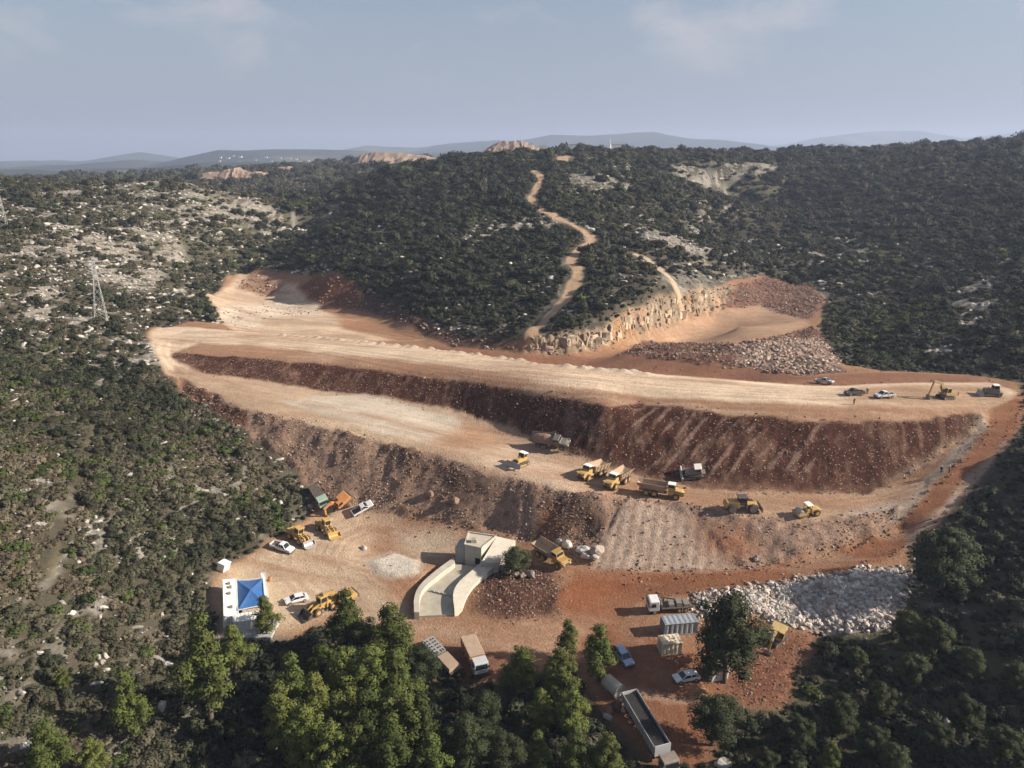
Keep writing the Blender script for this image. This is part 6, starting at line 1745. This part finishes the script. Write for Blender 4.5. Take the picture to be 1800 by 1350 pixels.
# ---- people
def person(u, v, vest, label, face=0.0):
    g = G(u, v)
    o = empty('person', (g.x, g.y, g.z), face); tag(o, label, 'person', None)
    V = [(0,0,.98),(0,0,1.22),(0,0,1.42),(0,0,1.52),(0,.01,1.66),(0,.10,.92),(.03,.13,.5),(-.02,.14,.08),(.1,.15,.05),(0,-.10,.92),(.03,-.13,.5),(-.02,-.14,.08),(.1,-.15,.05),
         (0,.2,1.4),(.02,.27,1.12),(.14,.25,.88),(0,-.2,1.4),(.02,-.27,1.12),(.14,-.25,.88)]
    E = [(0,1),(1,2),(2,3),(3,4),(0,5),(5,6),(6,7),(7,8),(0,9),(9,10),(10,11),(11,12),(2,13),(13,14),(14,15),(2,16),(16,17),(17,18)]
    RD = [.15,.15,.17,.065,.105,.1,.075,.055,.045,.1,.075,.055,.045,.075,.055,.04,.075,.055,.04]
    me = bpy.data.meshes.new('body'); me.from_pydata(V, E, [])
    b = bpy.data.objects.new('body', me); COL.objects.link(b); b.parent = o
    sk_ = b.modifiers.new('skin', 'SKIN')
    for i, r_ in enumerate(RD): me.skin_vertices[0].data[i].radius = (r_, r_ * (1.15 if i in (1, 2) else 1))
    me.skin_vertices[0].data[0].use_root = True
    b.modifiers.new('sub', 'SUBSURF').levels = 1; b.modifiers['sub'].render_levels = 1
    me.materials.append(MATS['cloth_dark'])
    mb().box(-.17, .17, -.23, .23, 1.0, 1.46, .04, .04, .04).build('vest', vest, o, bevel=.05)
    mb().cyl((0, 0, 1.78), .125, .1, 'z', 12, .07).cyl((.02, 0, 1.735), .15, .02, 'z', 12).build('helmet', 'white_paint', o)
person(1501, 711, 'cloth_dark', 'person in dark clothes standing alone at the front edge of the crest', 2.0)
person(1654, 832, 'cloth_dark', 'person in dark clothes standing left of another beside the access road', 1.0)
person(1668, 832, 'cloth_vest', 'person in an orange vest standing beside the access road on the right', 3.0)
person(1524, 693, 'cloth_vest', 'person in an orange vest standing between the black and white pickups', 4.0)

# ---- far quarries, mast and white houses
def mound(name, prof, D, depth, label, seed):
    """prof: (u, v top, v foot) along the cut; a rough flat-topped body of quarried rock"""
    r = np.random.default_rng(seed); V = []; F = []
    m_ = len(prof); K = 7
    for (u, vt, vf) in prof:
        f = Vector(Py(u, vf, D)); t_ = Vector(Py(u, vt, D + depth * .35))
        for k in range(K):
            q = k / (K - 1)
            if q < .5: p = f.lerp(t_, (q / .5) ** .8)
            else: p = Vector((t_.x, t_.y + (q - .5) * 2 * depth, t_.z - max(0, q - .75) * 4 * (t_.z - f.z + 6)))
            V.append((p.x + r.normal() * depth * .012, p.y + r.normal() * depth * .02, p.z + r.normal() * max(.15, (t_.z - f.z) * .03) - (3 if k == 0 else 0)))
    for i in range(m_ - 1):
        for k in range(K - 1): F.append((i*K+k, (i+1)*K+k, (i+1)*K+k+1, i*K+k+1))
    o = mb().poly(V, F).build(name, 'quarry_rock'); tag(o, label, 'quarry')
def fine(p, n_=5):
    q = []
    for a, b in zip(p[:-1], p[1:]):
        for k in range(n_): q.append(tuple(a[i] + (b[i]-a[i])*k/n_ + (random.uniform(-1.2, 1.2) if i == 1 else 0) for i in range(3)))
    return q + [p[-1]]
mound('quarry_face', fine([(622,289,290),(632,272,291),(660,268,290),(700,269,289),(740,272,287),(760,277,284),(770,281,282)]), 1180, 120, 'flat pinkish quarry face on the skyline left of the middle hill', 1)
mound('spoil_heap', fine([(852,264,269),(866,254,268),(884,248,268),(915,247,268),(932,252,268),(948,262,268)]), 1250, 110, 'pale flat-topped spoil heap on the skyline behind the middle hill', 2)
mound('quarry_face', fine([(330,308,309),(360,304,310),(395,300,311),(412,296,311),(425,301,311),(450,303,310),(470,306,308)]), 1000, 60, 'pink quarry cut in the low valley at the left', 3)
mound('quarry_face', fine([(462,299,301),(480,294,301),(505,293,300),(518,297,299)]), 1150, 50, 'small pale quarry cut right of the pink one', 4)
def house(u, v, D, w, h, label, group):
    p = Vector(Py(u, v, D))
    if D > 1500: p.z = FH(p.x, p.y) - .5
    o = empty('house', p); tag(o, label, 'building', group)
    mb().box(-w/2, w/2, -w*.4, w*.4, -10, h).build('wall', 'plaster', o)
    mb().box(-w/2-.4, w/2+.4, -w*.4-.4, w*.4+.4, h, h+.6).build('roof', 'white_roof', o)
rh = random.Random(5)
for k in range(22):
    u = rh.uniform(385, 560); v = np.interp(u, [385, 470, 560], [267, 263, 267]) + rh.uniform(2, 14)
    house(u, v, 4250 - (v - 264) * 20, rh.uniform(8, 18), rh.uniform(4, 7), 'tiny white house of the hilltop village on the left horizon', 'houses of the far village')
for k, u in enumerate((205, 214, 223)): house(u, 295, 2700, 14, 6, 'tiny white house in the far plain at the left', 'houses in the far plain')
HB = [(952,262,16,4,'long white building just right of the spoil heap'),(985,262,10,3,'small white building behind the track on the skyline'),(1008,260,14,5,'white building right of the track on the skyline'),(1085,260,18,5,'white building right of the mast on the skyline'),(1100,261,12,4,'low white building furthest right on the skyline'),(790,272,30,3,'long pale shed between the quarry face and the spoil heap'),(724,259,5,12,'slim white tower block left of the spoil heap'),(733,259,5,14,'second slim white tower block left of the spoil heap')]
for u, v, w, h, lab in HB: house(u, v - 1, 1350 if u > 800 else 2600, w, h, lab, None)
p = Vector(Py(1072, 259, 1330))
o = empty('radio_mast', p); tag(o, 'white mast rising beside buildings on the skyline', 'mast')
mb().cyl((0, 0, 0), 2.0, 10, 'z', 12, 1.8).build('base_tower', 'plaster', o)
mb().cyl((0, 0, 9), .5, 10, 'z', 8, .3).build('pole', 'plaster', o)
mb().cyl((0, 0, 8), 1.1, .8, 'z', 10).build('platform', 'plaster', o)
